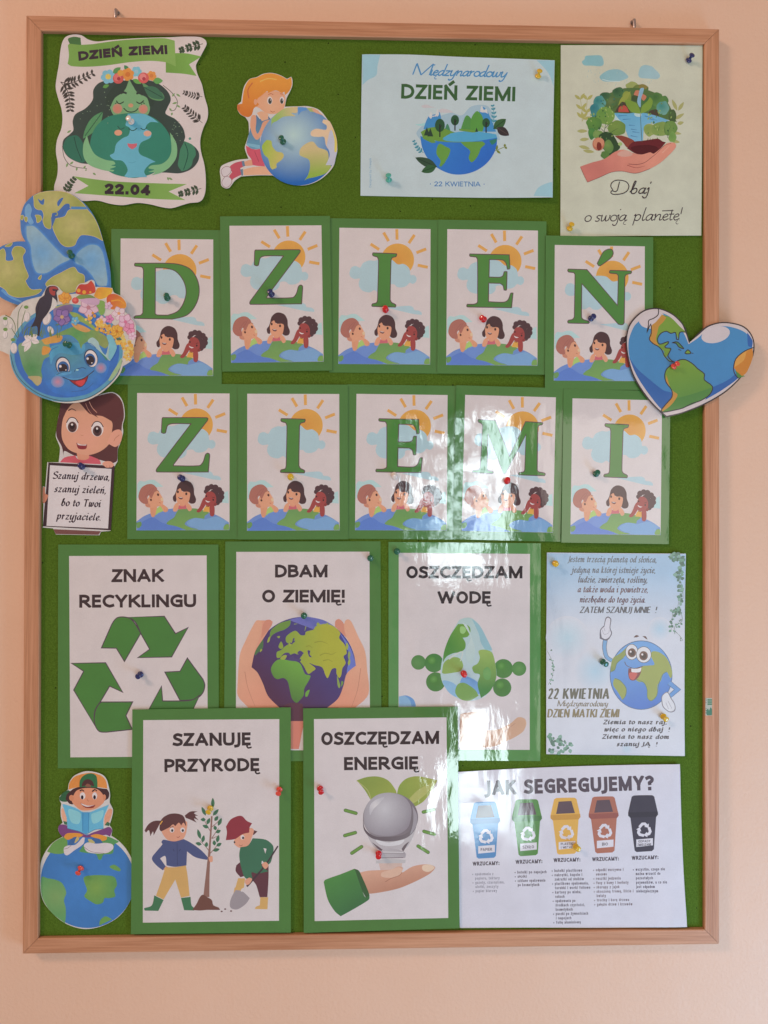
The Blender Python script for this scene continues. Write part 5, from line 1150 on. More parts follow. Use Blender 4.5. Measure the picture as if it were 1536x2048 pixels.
A.P(G1, "680,775! 740,778 780,800 788,840 765,885 720,895! 745,940 740,990 700,1020 640,1030 580,1060 548,1110! 560,1010 610,880", 5, grad=('l', 600, 950, 780, 820, '6a8c38'))
A.P('7f944a', "540,1200! 560,1110 640,1065 700,1080 725,1140 700,1185 640,1200 560,1210"); A.P('8a9c50', "860,1010 920,1000 980,1030 1010,1150! 1012,1250 960,1360 880,1420! 850,1300 870,1220 820,1200 805,1150 850,1120 870,1070", 5, grad=('l', 900, 1030, 900, 1350, '3f7438'))
A.P('6d8c46', "680,1300 740,1290 830,1350 860,1400! 780,1443 700,1430 655,1370"); A.L('b8b4ac', "600,1080 660,1040 720,1020 700,1100", 16, 6)
A.P('b6bcb4', "715,760! 760,790 800,900 830,1010 800,1120 760,1090 750,1000 790,900 760,830", 5, grad=('l', 730, 800, 820, 1100, 'a6b2ac')); A.P('8fae6a', "700,800 735,800 750,830 730,860 700,850", 4); A.P('6a9050', "900,1180 940,1150 970,1200 950,1260 910,1250", 4, grad=('r', 935, 1200, 60, '5c8a4a'))
for x_, y_ in ((470,1115), (485,1280), (1075,1165), (1065,1330)): A.C('5f8a44', x_-18, y_-24, 34, grad=('r', x_-18, y_-24, 36, '44742f'))
A.build()

# poem poster
z = (1070, 1090, 4.655)
A = Art('paper_poster', 'pale blue poem poster with ivy corners and a cartoon earth raising one finger', 'poster', outl(z, "110,70! 700,76 1397,80! 1392,1000 1385,1958! 700,1952 103,1945! 104,1000"), cork_y(0), M_SATIN, (198, 183, 180), bend=curl(wave(.0007, .0006, 14, 12, 2), (.094, -.137, .09, .003), (.094, .137, .09, .003)), grid=.02)
A.base_col = A.alb('b9b6be'); A.Z(*z)
A.part('sky_wash')
A.P('8ea6bb', "112,76! 1395,85! 1390,800! 108,790!", grad=('l', 750, 250, 750, 800, 'b9b6be'))
for x_, y_, r_, c_ in ((560, 1170, 200, '96adba'), (300, 860, 200, 'a2b4c2'), (1160, 780, 110, '9aafc6'), (850, 1890, 60, 'a9b4be')): A.C(c_, x_, y_, r_, n=32, grad=('r', x_, y_, r_, 'b9b6be'))
A.part('poem')
PC = '4a4a52'
for t_, x, y, w_, c_ in (("Jestem trzecią planetą od słońca,", 716, 163, 820, '5c646c'), ("jedyną na której istnieje życie,", 728, 262, 775, '565c66'), ("ludzie, zwierzęta, rośliny,", 720, 352, 645, '4c4a52'), ("a także woda i powietrze,", 720, 443, 655, '584048'), ("niezbędne do tego życia.", 718, 537, 612, '4a3040')):
    A.T(c_, t_, x, y, 62, dict(SERIF, xh=.68), width=w_, rot=.3)
A.T('3c4048', "ZATEM SZANUJ MNIE  !", 770, 634, 62, dict(SERIF, w=.15, nib=(.08, .2, 20), gap=.06, serif=.1), width=712)
A.part('date_text')
A.T('4a4a3c', "22 KWIETNIA", 400, 1434, 104, dict(SERIF, w=.15, nib=(.07, .2, 20), gap=.08, serif=.1, shear=.1), width=568); A.T('6a6050', "Międzynarodowy", 440, 1502, 56, dict(SERIF, xh=.66), width=470, rot=.3); A.T('6e6040', "DZIEŃ MATKI ZIEMI", 444, 1605, 82, dict(SERIF, w=.15, nib=(.07, .2, 20), gap=.06, serif=.1, shear=.12), width=664)
A.part('verse')
for t_, x, y, w_ in (("Ziemia to nasz raj,", 925, 1668, 590), ("więc o niego dbaj  !", 942, 1735, 605), ("Ziemia to nasz dom", 930, 1803, 620), ("szanuj JĄ  !", 942, 1872, 372)):
    A.T('33333c', t_, x, y, 44, SERIFB, width=w_)
A.part('ivy')
rs = random.Random(8)
def ivy(pts, n, r, sp):
    q = spline(parse(pts), 10, False); A.L('5a6a58', [(p[0], p[1], 0) for p in q], 3, n=1)
    for i in range(n):
        p = q[int(rs.random()*(len(q)-1))]; x, y = p[0]+rs.uniform(-sp, sp), p[1]+rs.uniform(-sp, sp)
        x = max(145, min(x, 1352)); t = rs.uniform(0, 6.3); l = r*rs.uniform(.6, 1.3)
        A.leaf(rs.choice(('4a7460', '5f8672', '3c5f50', '6f9080', '47685a')), x, y, x+l*math.cos(t), y+l*math.sin(t), l*.8)
ivy("1250,100 1330,110 1385,150", 24, 36, 22); ivy("1380,120 1360,200 1340,290 1370,400 1380,500", 34, 38, 20); ivy("1380,420 1330,560 1350,640 1290,600 1275,700 1265,800", 44, 28, 18); ivy("1340,590 1370,700 1300,760 1300,830", 14, 20, 14); ivy("1300,800 1350,850 1375,890", 6, 12, 6)
ivy("115,990 150,1060 170,1130 155,1240 120,1300", 18, 18, 10); ivy("115,1780 180,1830 250,1820 300,1900 120,1920", 44, 40, 26)
A.part('cartoon_earth')
A.L('4c4a58', "652,885 645,960 665,1040 715,1075", 44, 36, n=8); A.L('5f8bb0', "652,885 645,960 665,1040 715,1075", 34, 28, n=8)
A.P('4c4a58', "600,870! 605,790 640,750! 655,680 680,665 708,690 700,770 715,820 690,870 660,890"); A.P('bdb6be', "620,860! 612,795 645,757! 660,690 680,675 700,695 692,772 706,820 683,862 650,875"); A.L('8a868e', "625,790 640,830 680,820 690,790", 4); A.L('8a868e', "640,770 650,800", 4)
A.C('3c5a7c', 985, 1210, 292, 322, n=60); A.C('5a8ab8', 985, 1210, 285, 315, n=60, grad=('l', 900, 950, 1000, 1500, '2f62a8'))
A.P('76803e', "700,1180! 720,1060 800,1000 870,930! 850,1010 820,1050 760,1100 740,1160"); A.P('848a40', "740,1240 790,1260 845,1330 840,1400 810,1440! 770,1370 725,1300"); A.P('868c42', "1080,1040 1090,990 1160,1000 1230,1060 1275,1180 1260,1240 1225,1180 1190,1200 1170,1260 1140,1300 1130,1400 1080,1448 1045,1420 1040,1340 1010,1280 960,1270 930,1240 960,1180 990,1130 1050,1120 1110,1110", 4)
for p in ("700,1180 740,1160 760,1100 820,1050", "740,1240 790,1260 845,1330 840,1400 810,1440", "1225,1180 1190,1200 1150,1290 1130,1400 1080,1448 1045,1420 1040,1340 1010,1280 930,1245"): A.L('4f6a50', p, 6)
A.C('4a4440', 898, 995, 60, 74); A.C('c4bcc0', 898, 995, 55, 69); A.C('4a4440', 1010, 1020, 72, 77); A.C('c4bcc0', 1010, 1020, 67, 72)
A.C('5a3a30', 900, 1002, 38, 42); A.C('2c1c1c', 902, 1004, 22, 25); A.C('d4d0d4', 888, 992, 9); A.C('5a3a30', 1008, 1030, 40, 43); A.C('2c1c1c', 1010, 1032, 24, 27); A.C('d4d0d4', 996, 1018, 10)
A.P('4a3030', "915,860! 940,838 970,848! 945,858"); A.P('4a3030', "998,848! 1030,850 1045,880! 1020,865")
A.P('6a2a2c', "868,1145! 930,1150 990,1130! 985,1180 960,1230 920,1260 880,1250 865,1200"); A.P('c8c0c4', "895,1148! 950,1150 988,1138! 975,1180 900,1182"); A.P('b04a44', "875,1190 930,1185 950,1200 920,1250 885,1245"); A.L('44343a', "832,1085 850,1120 920,1148 1000,1128", 6)
A.L('3a5a80', "1245,1280 1325,1345 1235,1420", 46, 40, n=1); A.L('5080b0', "1245,1280 1325,1345 1235,1420", 36, 30, n=1)
A.P('6c6870', "1180,1400 1230,1365 1265,1420 1300,1480 1300,1540 1250,1555 1190,1510 1175,1450"); A.P('c0bac2', "1186,1402 1228,1373 1258,1424 1293,1482 1293,1532 1250,1547 1196,1505 1182,1450"); A.L('8a868e', "1235,1450 1270,1520", 4); A.L('8a868e', "1215,1465 1240,1525", 4)
A.build()

# respect nature
z = (250, 1400, 4.266)
A = frame_poster('laminated_poster', 'green bordered sheet of two children planting a young tree, at the bottom', [(265, 1418.8), (581.7, 1414.5), (581.7, 1865), (262, 1868)], [(286.8, 1440), (558.7, 1438), (558, 1841.4), (285.9, 1845)], 2, (189, 169, 166), wave(.0005, .0005, 12, 10, 4.2))
T2(A, z, "SZANUJĘ", 390, 662, 742, "PRZYRODĘ", 610, 808, 742, 112, -.6, '251a1e')
A.part('planting_girl')
HR = '4e2a2c'; SK = 'c4836a'
A.P(HR, "168,1112! 200,1060 250,1030 310,1028! 285,1080! 245,1155! 240,1120 218,1160! 205,1110 180,1130!"); A.P(HR, "510,985! 560,950 620,950! 590,965 625,985! 600,990 630,1025! 590,1010 612,1045! 560,1020 520,1005!")
A.P(SK, "310,1090 400,1040 520,1030 528,1100 500,1180 420,1205 350,1180"); A.P(HR, "295,1100 310,1020 370,975 440,967 500,990 522,1060 520,1075! 500,1045 480,1070! 460,1045 430,1075! 410,1060 380,1085! 350,1100 310,1120!"); A.L('c88a3a', "300,1060 320,1030", 9)
for x in (402, 492): A.C('d8ccc4', x, 1108, 20, 22); A.C('2d2a2c', x+2, 1112, 10, 12)
A.L('9a4c40', "442,1165 455,1172 468,1160", 5); A.L(HR, "385,1085 415,1078", 5)
A.P('3c4468', "330,1190 420,1205 500,1185! 560,1215 650,1280 715,1350! 700,1362 600,1340 530,1290! 525,1410! 430,1422 355,1410! 345,1330 300,1350! 350,1420! 325,1452! 270,1410 230,1350 270,1290 320,1230 312,1210", 5)
A.L('2c3456', "445,1220 448,1410", 5); A.L('2c3456', "415,1270 418,1290", 6); A.L('2c3456', "475,1270 460,1290", 6); A.P('b87860', "330,1440! 352,1415! 365,1425! 345,1465!")
A.P('b98a52', "345,1425! 430,1425 520,1410! 535,1500 552,1670! 478,1685! 430,1530! 330,1700! 265,1668! 310,1540")
A.P('2f6040', "250,1665! 330,1705! 285,1798! 170,1795! 165,1775 230,1750"); A.P('2f6040', "478,1688! 560,1678! 568,1750 600,1780! 590,1795! 505,1792!")
A.part('young_tree')
A.P('7c544a', "735,990! 748,990! 742,1100 732,1250 722,1500 720,1680! 668,1680! 700,1400 720,1200")
for p in ("740,1180 780,1120 800,1090", "730,1120 690,1050 670,1000", "745,1080 780,1050 810,1020", "720,1290 690,1250 640,1200", "725,1310 770,1260 800,1220", "745,1180 790,1160"): A.L('7c544a', p, 7, 3)
for a in ((750,920,750,832),(690,985,655,910),(730,965,725,895),(750,985,800,930),(690,1020,645,1018),(700,1060,725,1005),(715,1088,662,1068),(765,1030,795,990),(795,1072,825,1005),(775,1110,765,1070),(775,1130,818,1110),(645,1185,620,1100),(660,1215,675,1152),(655,1232,602,1218),(690,1255,700,1210),(765,1240,760,1195),(785,1215,800,1150),(780,1245,825,1220),(750,1285,808,1270)): A.leaf('355f45', *a, 30, '24432f')
A.P('603830', "575,1790! 610,1740 640,1680 665,1660 700,1680 740,1705 755,1750 800,1770 812,1790! 760,1790 700,1790 640,1795")
for x, y in ((825, 1803), (855, 1783), (905, 1800)): A.C('4a2c2a', x, y, 9, 6)
A.P('c4836a', "712,1340! 745,1330 748,1375 725,1380")
A.part('digging_boy')
A.P(HR, "1075,1100! 1130,1120! 1100,1150! 1060,1130!"); A.P(SK, "930,1200! 980,1130 1070,1090 1100,1110 1080,1180 1050,1240 980,1260 935,1230")
A.P('7c2430', "860,1195! 870,1130 862,1080! 900,1020 960,990 1000,990 1040,1030 1085,1050! 1065,1085 1060,1130! 1000,1145 940,1185"); A.C('d8ccc4', 1003, 1170, 17, 20); A.C('2d2a2c', 1008, 1175, 9, 11); A.C('2d2a2c', 935, 1212, 7, 9); A.L('9a4c40', "975,1235 990,1243 1003,1235", 5)
A.P('6a4a40', "880,1640! 900,1600!") if False else None
A.P('502630', "950,1410! 1000,1380 1060,1440 1100,1400 1225,1400! 1225,1520 1215,1680! 1150,1682! 1120,1580 1090,1540 1050,1500 985,1510! 945,1460")
A.P('b98a52', "965,1520! 1025,1520! 1015,1600! 930,1640!"); A.P('b98a52', "1155,1682! 1222,1682! 1215,1785! 1110,1782! 1115,1765 1150,1750!"); A.P('b98a52', "935,1600! 1000,1590! 985,1640! 925,1660!")
A.P('2c5a42', "985,1255! 1050,1240 1090,1178! 1200,1190 1262,1240 1265,1300 1240,1390 1200,1400 1170,1370 1170,1420 1225,1460! 1130,1480 1080,1470 1085,1530 1030,1520 1010,1490! 985,1400 975,1320", 5); A.P('bfaaa6', "1182,1262! 1208,1268! 1198,1310!")
A.L('33242c', "1040,1590 1120,1500 1200,1405 1305,1245", 17, 12); A.P(SK, "1170,1400 1200,1380 1225,1410 1200,1440 1180,1425"); A.P(SK, "1025,1540 1060,1515 1085,1530 1060,1570 1035,1575")
A.P('8a7a7c', "945,1620! 1000,1630 1065,1690! 1030,1740 960,1785 905,1775 895,1730 915,1670"); A.C('bfaaa6', 998, 1625, 10)
A.build()

# save energy
z = (590, 1400, 4.266)
A = frame_poster('laminated_poster', 'green bordered sheet of an open hand under a grey light bulb with leaves', [(606.4, 1416.4), (915.4, 1413), (919, 1856), (607.6, 1865)], [(628, 1438), (893, 1434.7), (896.4, 1835.5), (629.4, 1841.4)], 2, (192, 174, 174), wave(.0005, .0006, 12, 10, 5.5), tilt=(0, .004))
T2(A, z, "OSZCZĘDZAM", 380, 1005, 727, "ENERGIĘ", 595, 632, 735, 112, -.6, '251a1e')
A.part('leaf', True)
A.P('76813a', "525,685! 620,655 720,655 800,690 860,770 868,800! 780,830 650,860! 590,760", 5, grad=('l', 560, 680, 800, 800, '858a3c')); A.P('7a8638', "870,800! 890,730 950,670 1050,650 1215,685! 1150,800 1090,870 1020,910! 950,870", 5, grad=('l', 900, 800, 1150, 700, '8f8f40')); A.P('a09a58', "975,840! 1060,760 1205,690! 1130,790 1010,880"); A.L('a29a60', "525,686 620,770 650,858", 6)
A.part('light_bulb')
A.C('7d7074', 815, 1000, 235, 208, n=48, grad=('l', 600, 1000, 1040, 1000, '6c5e64')); A.P('a89a9c', "600,1110! 640,1200 700,1270 930,1270 1000,1180 1035,1080! 960,1160 800,1200 660,1170", 5)
A.P('54464c', "580,1010! 600,1100 680,1160 800,1165 920,1150 985,1100 990,960! 1020,940 1045,1000 1020,1110 940,1180 800,1205 660,1180 590,1110", 5, grad=('l', 600, 1100, 1040, 1000, '6e6266'))
A.P('b3a7aa', "590,960 620,880 700,810 810,790 920,820 985,900 990,1000 960,1090 880,1145 780,1160 670,1140 600,1080", 6, grad=('r', 760, 930, 250, '82757c'))
A.P('c4b9bb', "640,900 690,850 760,830 720,880 670,930 640,980", 5, grad=('r', 690, 900, 70, 'aca0a4')); A.P('8d8086', "1000,900! 1040,980 1030,1080 980,1150! 1005,1060 1010,980", 4); A.P('c0b4b6', "690,1190 800,1215 930,1190 900,1230 800,1245 720,1230", 4)
A.P('5e5054', "655,1210! 720,1255 760,1285! 740,1290! 700,1260"); A.P('5e5054', "975,1205! 925,1290! 910,1270 940,1230")
A.P('a79a9c', "740,1280! 800,1262 920,1285! 945,1310 940,1345! 735,1345!", grad=('l', 740, 1300, 940, 1300, '998a8e')); A.L('6c5c60', "735,1346 925,1343", 6); A.L('8a7c80', "745,1305 935,1310", 5); A.L('c4b8ba', "750,1295 925,1298", 6); A.P('ac9f9f', "690,1370! 800,1352 945,1362! 940,1390! 690,1392!"); A.P('bb9a90', "715,1392! 915,1390! 905,1470! 735,1470!")
A.part('light_ray')
for p in ("430,940 520,965", "425,1155 515,1130", "485,1305 568,1250", "1095,955 1185,935", "1100,1120 1190,1145", "1050,1245 1135,1298"): A.part('light_ray'); q_ = parse(p); A.L('435c2c', p, 30); [A.C('435c2c', t[0], t[1], 15, n=14) for t in q_]; A.L('5f8038', p, 20); [A.C('5f8038', t[0], t[1], 10, n=12) for t in q_]
A.part('hand')
A.P('bf8a74', "515,1480! 620,1455 720,1450 820,1445 880,1420 920,1430 915,1470 1000,1420 1100,1400 1160,1405 1195,1430 1150,1480 1040,1540 900,1600 780,1630 640,1650 590,1640! 550,1570", 5, grad=('l', 700, 1450, 750, 1640, 'a8705c')); A.P('c49884', "740,1470 820,1445 885,1425 918,1445 890,1490 820,1515 740,1505"); A.P('cda690', "1090,1410 1150,1402 1190,1430 1140,1465 1090,1450"); A.L('96604e', "770,1550 820,1520 890,1495 915,1465", 6, 3)
A.part('sleeve')
A.P('284c28', "505,1438! 540,1450 560,1480 635,1660 620,1710! 560,1600"); A.P('3f7336', "245,1550! 260,1530 400,1480 505,1438! 520,1470 560,1590 600,1680 635,1662! 630,1700 520,1770 390,1842! 340,1800 280,1700", 5, grad=('l', 350, 1500, 500, 1780, '2b5a32'))
A.build()

# how we sort
z = (900, 1510, 3.072)
A = Art('paper_poster', 'white landscape sheet of five coloured waste bins with lists, bottom right', 'poster', outl(z, "37,102! 700,70 1407,52! 1425,550 1447,1045! 1000,1058 500,1058 60,1062! 48,600"), cork_y(0), M_SATIN, (199, 187, 190), bend=curl(wave(.0009, .0007, 13, 15, 1), (.152, -.11, .11, .005), (.152, .11, .1, .003), (-.15, .108, .08, .002)), grid=.02)
A.base_col = A.alb('c4bcc6'); A.Z(*z)
A.part('heading').T('4a3e48', "JAK SEGREGUJEMY?", 735, 229, 90, SANS, width=1028, rot=-1.9)
bins = [(215, 288, 123, 306, 'PAPIER', None, '4478aa', '325f92'), (472, 272, 385, 568, 'SZKŁO', None, '4a7a3a', '3d6a33'), (708, 262, 618, 798, 'PLASTIK', 'I METAL', 'cc9a48', 'b8843a'), (942, 254, 850, 1032, 'BIO', None, 'a0604e', '8a4c44'), (1184, 246, 1094, 1276, 'ODPADY', 'ZMIESZANE', '35303c', '2a2630')]
for x, y, xl, xr, t1, t2, c1, c2 in bins:
    A.part('waste_bin')
    A.P(c1, [(x-70, y+8, 1), (x-55, y, 0), (x+55, y-2, 0), (x+68, y+8, 1), (x+88, y+95, 1), (x+92, y+118, 1), (x-90, y+128, 1), (x-92, y+105, 1)], 3); A.P(c2, [(x-92, y+105, 1), (x+90, y+98, 1), (x+92, y+116, 1), (x+80, y+132, 1), (x-78, y+138, 1), (x-92, y+124, 1)], 2)
    A.P(c1, [(x-78, y+136, 1), (x+80, y+130, 1), (x+66, y+330, 1), (x+54, y+341, 1), (x-40, y+347, 1), (x-52, y+338, 1)], 2, grad=('l', x-70, y+200, x+70, y+200, c1))
    if t1 != 'ODPADY': A.P('55424a', [(x-42, y+22, 1), (x+36, y+18, 1), (x+58, y+92, 1), (x-58, y+98, 1)], 2)
    W = 'c8bec6'
    for k in range(3):
        ang = k*120; ca, sa = math.cos(math.radians(ang)), math.sin(math.radians(ang)); cx, cy = x+6, y+212
        R = lambda u, v: (cx+u*ca-v*sa, cy+u*sa+v*ca, True)
        A.L(W, [R(-29, -17), R(-11, -37), R(4, -38), R(14, -29)], 17, n=1)
        A.P(W, [R(1, -20), R(28, -40), R(29, -13)], smooth=False)
    A.P(W, [(x-42, y+270, 1), (x+60, y+262, 1), (x+60, y+306, 1), (x-42, y+316, 1)], smooth=False)
    A.part('bin_label')
    if t2: A.T('3c343e', t1, x+8, y+288, 15, SANSN, width=74, rot=-2); A.T('3c343e', t2, x+8, y+309, 15, SANSN, width=84 if t1 == 'ODPADY' else 72, rot=-2)
    else: A.T('4a424c', t1, x+8, y+299, 18, SANSN, width=70 if t1 != 'BIO' else 36, rot=-2)
A.part('subheading')
for x, y in ((221, 676), (484, 664), (717, 653), (953, 647), (1196, 639)): A.T('453c46', "WRZUCAMY:", x, y, 24, SANS, width=164, rot=-1.6)
A.part('list_text')
lists = [(135, 738, '8a8490', ["opakowania z", "-papieru, tektury", "gazety, czasopisma,", "-ulotki, zeszyty", "papier biurowy"], 26), (395, 726, '564e58', ["butelki po napojach", "słoiki", "szklane opakowania", "-po kosmetykach"], 26),
 (622, 716, '564e58', ["butelki plastikowe", "nakrętki, kapsle i", "-zakrętki od słoików", "plastikowe opakowania,", "-torebki i worki foliowe", "kartony po mleku/", "-sokach", "opakowania po", "-środkach czystości,", "-kosmetykach", "puszki po żywnościach", "-i napojach", "folię aluminiową"], 26.5),
 (876, 711, '6a5a60', ["odpadki warzywne i", "-owocowe", "resztki jedzenia", "fusy z kawy i herbaty", "skorupy z jajek", "skoszoną trawę, liście i", "-kwiaty", "trociny i korę drzewa", "gałęzie drzew i krzewów"], 26.5), (1120, 708, '4c4450', ["wszystko, czego nie", "-można wrzucić do", "-pozostałych", "-pojemników, a co nie", "-jest odpadem", "-niebezpiecznym"], 26.5)]
for x, y, c_, ls, dy in lists:
    for i, t_ in enumerate(ls):
        xx = x+i*.9; yy = y+i*dy
        if t_[0] != '-': A.C(c_, xx+4, yy-6, 3.5, n=8)
        s_ = t_.lstrip('-').replace('/', ',')
        A.T(c_, s_, xx+18, yy, 17, dict(SANSN, w=.18), width=len(s_)*9.4, rot=-1, align='l')
A.build()

# boy on globe
z = (60, 1520, 5.687)
A = Art('paper_cutout', 'cut-out of a boy in a cap reading a book while sitting on a globe', 'picture', outl(z,
 "335,440! 350,400 440,330! 450,260 500,180 580,135 660,115 760,130 840,165 880,220 905,320 915,400 910,480 945,560 935,640 905,740! 935,790 925,860! 1010,920 1100,1020 1165,1150 1195,1300 1180,1480 1120,1640 1010,1780 860,1870 700,1915 560,1910 400,1850 260,1740 165,1620 125,1500 120,1300 130,1150 190,1020 270,930 380,865! 335,820 325,760 375,710! 355,640 352,560 360,490!"),
 cork_y(0), M_PAINT, (187, 166, 160), bend=curl(wave(.0008, .0006, 25, 22, 3), (0, .105, .07, .004)), grid=.02)
A.base_col = A.alb('b5a49c'); A.Z(*z)
A.part('globe')
A.C('3f6a9c', 657, 1375, 533, 532, n=72, grad=('r', 650, 1400, 560, '3a6290'))
A.P('5f7f42', "200,1030! 270,935 400,870 430,960 400,1050 300,1065 200,1040", 5); A.P('4f7a48', "560,1040! 640,940 870,870 960,900 1010,930 960,960 940,1060 840,1075 810,1130 780,1130 750,1070 640,1055")
A.P('6f8550', "135,1330 200,1340 300,1360 370,1400 415,1500 390,1590 410,1680 410,1790 400,1850! 260,1740 170,1620 130,1500", 5, grad=('r', 300, 1550, 260, '57804e'))
A.P('6f8540', "610,1340 700,1310 850,1310 960,1330 990,1420 960,1480 970,1550 900,1570 850,1570 830,1620 760,1640 700,1610 620,1550 650,1480", 5, grad=('r', 750, 1450, 220, '567c44')); A.P('5f8042', "905,1215 960,1190 1030,1240 1020,1265 960,1250"); A.P('5f8042', "790,1880! 800,1820 860,1775 935,1810!")
A.part('reading_boy')
A.P('2e5034', "335,430! 380,370 440,335! 470,360 440,460 380,470 345,455"); A.P('c0743a', "445,330! 460,250 520,180 620,145 720,135 820,170 870,230 885,320! 700,290 560,300", 5); A.P('2f5a38', "570,300! 580,220 630,160 700,140 760,165 775,230 775,310!"); A.P('4a2a28', "600,290 620,230 670,205 720,230 735,290 680,270"); A.L('b86a2c', "620,145 580,180 565,290", 6); A.P('7c4a3a', "640,290 660,260 690,270 700,295")
A.P('3f2626', "410,440! 430,380 500,320! 560,300 700,300 880,325! 905,370 895,430 850,460! 480,500! 450,490")
A.P('c0785a', "500,400 540,340 640,310 760,320 830,380 850,460 800,520 720,560 600,570 520,520 480,460"); A.C('b87052', 478, 425, 28, 34); A.C('b87052', 850, 420, 18, 34)
A.L('2c1c1e', "575,345 600,332 625,350", 16, 10); A.L('2c1c1e', "715,352 745,330 768,348", 16, 10); A.C('d8ccc6', 605, 402, 32, 42); A.C('d8ccc6', 742, 402, 28, 42); A.C('2c1a20', 600, 418, 15, 24); A.C('2c1a20', 740, 418, 15, 24)
A.L('9a543c', "655,440 665,462 680,455", 5); A.P('7c3028', "580,480! 660,515 750,505! 720,540 640,540 595,510"); A.P('d8ccc4', "585,485! 660,515 740,508! 660,528 600,508")
A.P('c88a70', "360,560 380,545 410,600 420,700 390,700 365,640"); A.P('c08066', "900,555 935,560 930,620 890,720 850,740! 850,640"); A.P('3a5a40', "380,690! 425,700! 430,735! 395,730!"); A.P('3a5a40', "850,740! 880,700! 910,715! 900,750!")
A.P('6c3a62', "325,760 360,730 430,740! 600,830 650,860! 700,830 840,780 900,760 935,800 910,870! 860,850 660,880 500,850 400,880 340,830", 5)
A.P('c27a34', "390,870 430,830 560,830 610,850! 560,880 480,890 430,905"); A.P('c27a34', "690,860 760,840 870,870 870,905 800,920 730,880")
A.P('3c567c', "430,960! 490,880 560,870! 550,920! 470,970!"); A.P('b0905a', "510,945 530,880 550,870 560,900"); A.P('3c567c', "720,880! 800,900 830,945! 760,955 690,930!"); A.P('a5905a', "660,900 700,900 740,940 690,945")
A.P('bba6a4', "388,1000 430,970 520,960 600,880 625,880! 610,950 500,1030 430,1080 395,1065"); A.P('bba6a4', "615,970 660,935 760,950 860,940 940,960 945,1010 880,1055 760,1062 650,1040"); A.L('7a6468', "388,1010 430,1000 470,970", 5); A.L('7a6468', "620,990 700,1040 850,1060", 5)
A.part('open_book')
A.P('5c93ac', "372,500! 400,500 520,540 610,590 680,590 760,560 900,505! 840,660 838,780! 740,790 640,840! 560,810 430,775! 420,650!", 5); A.P('4a82a2', "590,590! 680,590! 665,800 640,838! 600,820!"); A.P('7aa4a8', "440,560 520,570 580,610 560,720 470,700"); A.P('7aa4a8', "700,620 760,590 840,570 810,680 720,720"); A.L('396a86', "432,775 560,808 640,838 740,790 838,780", 6); A.L('35658a', "605,600 602,810", 6); A.L('35658a', "672,600 668,820", 5)
A.build()
# ---------------------------------------------------------------- push pins
def pin_mat(name, col, trans=0.0):
    m = simple(name, col, .22, 0, .5, trans, .6); return m
PM = {'white': pin_mat('white_pin_plastic', (.85, .82, .76), .0), 'green': pin_mat('green_pin_plastic', (.008, .15, .085)), 'yellow': pin_mat('yellow_pin_plastic', (.88, .60, .03), .1),
 'teal': pin_mat('teal_pin_plastic', (.10, .60, .48), .1), 'navy': pin_mat('navy_pin_plastic', (.016, .030, .15)), 'red': pin_mat('red_pin_plastic', (.70, .012, .02)), 'coral': pin_mat('coral_pin_plastic', (.85, .09, .055))}
NEEDLE = simple('steel_needle', (.6, .6, .6), .25, 1)
def lathe(prof, n=20):
    bm = bmesh.new(); rings = []
    for r, h in prof:
        rings.append([bm.verts.new((r*math.cos(2*math.pi*k/n), r*math.sin(2*math.pi*k/n), h)) for k in range(n)] if r > 0 else [bm.verts.new((0, 0, h))])
    for a, b in zip(rings, rings[1:]):
        for k in range(n):
            k2 = (k+1) % n
            if len(a) == 1: bm.faces.new([a[0], b[k2], b[k]])
            elif len(b) == 1: bm.faces.new([a[k], a[k2], b[0]])
            else: bm.faces.new([a[k], a[k2], b[k2], b[k]])
    bmesh.ops.recalc_face_normals(bm, faces=bm.faces); return bm
flange_me = cap_me = needle_me = None
def mesh_of(prof, nm):
    bm = lathe(prof); me = bpy.data.meshes.new(nm); bm.to_mesh(me); bm.free(); me.polygons.foreach_set('use_smooth', [True]*len(me.polygons)); return me
FL = [(0, .0), (.0030, .0), (.0040, .0006), (.0044, .0014), (.0042, .0022), (.0030, .0028), (.0022, .0034), (.0019, .0046), (.00185, .0064)]
CP = [(.00185, .0062), (.0021, .0072), (.0028, .0079), (.0036, .0083), (.0039, .0090), (.0038, .0097), (.0031, .0102), (.0018, .0104), (0, .01045)]
ND = [(0, -.0060), (.0003, -.0045), (.0005, -.002), (.0005, .0002), (0, .0003)]
MESH = {}
def pin(colour, hx, hy, bx, by, y, words, big=1.0):
    base = at(bx, by, y); hd = at(hx, hy, y-.0085*big)
    d = (hd-base).normalized()
    r = empty('push_pin', base+d*.0012); r.rotation_mode = 'QUATERNION'; r.rotation_quaternion = d.to_track_quat('Z', 'Y'); r.scale = (big, big, big)
    tag(r, words, 'push pin', 'push pins holding the papers')
    for nm, prof in (('flange', FL), ('grip', CP), ('needle', ND)):
        key = (nm, colour if nm != 'needle' else '')
        if key not in MESH:
            me = mesh_of(prof, nm); me.materials.append(PM[colour] if nm != 'needle' else NEEDLE); MESH[key] = me
        o = bpy.data.objects.new(nm, MESH[key]); COL.objects.link(o); o.parent = r
S = lambda lv: Y_CORK-0.0006-0.0016*lv-.0012
SF, SE = Y_FRAME-.0024, Y_FRAME-.0046
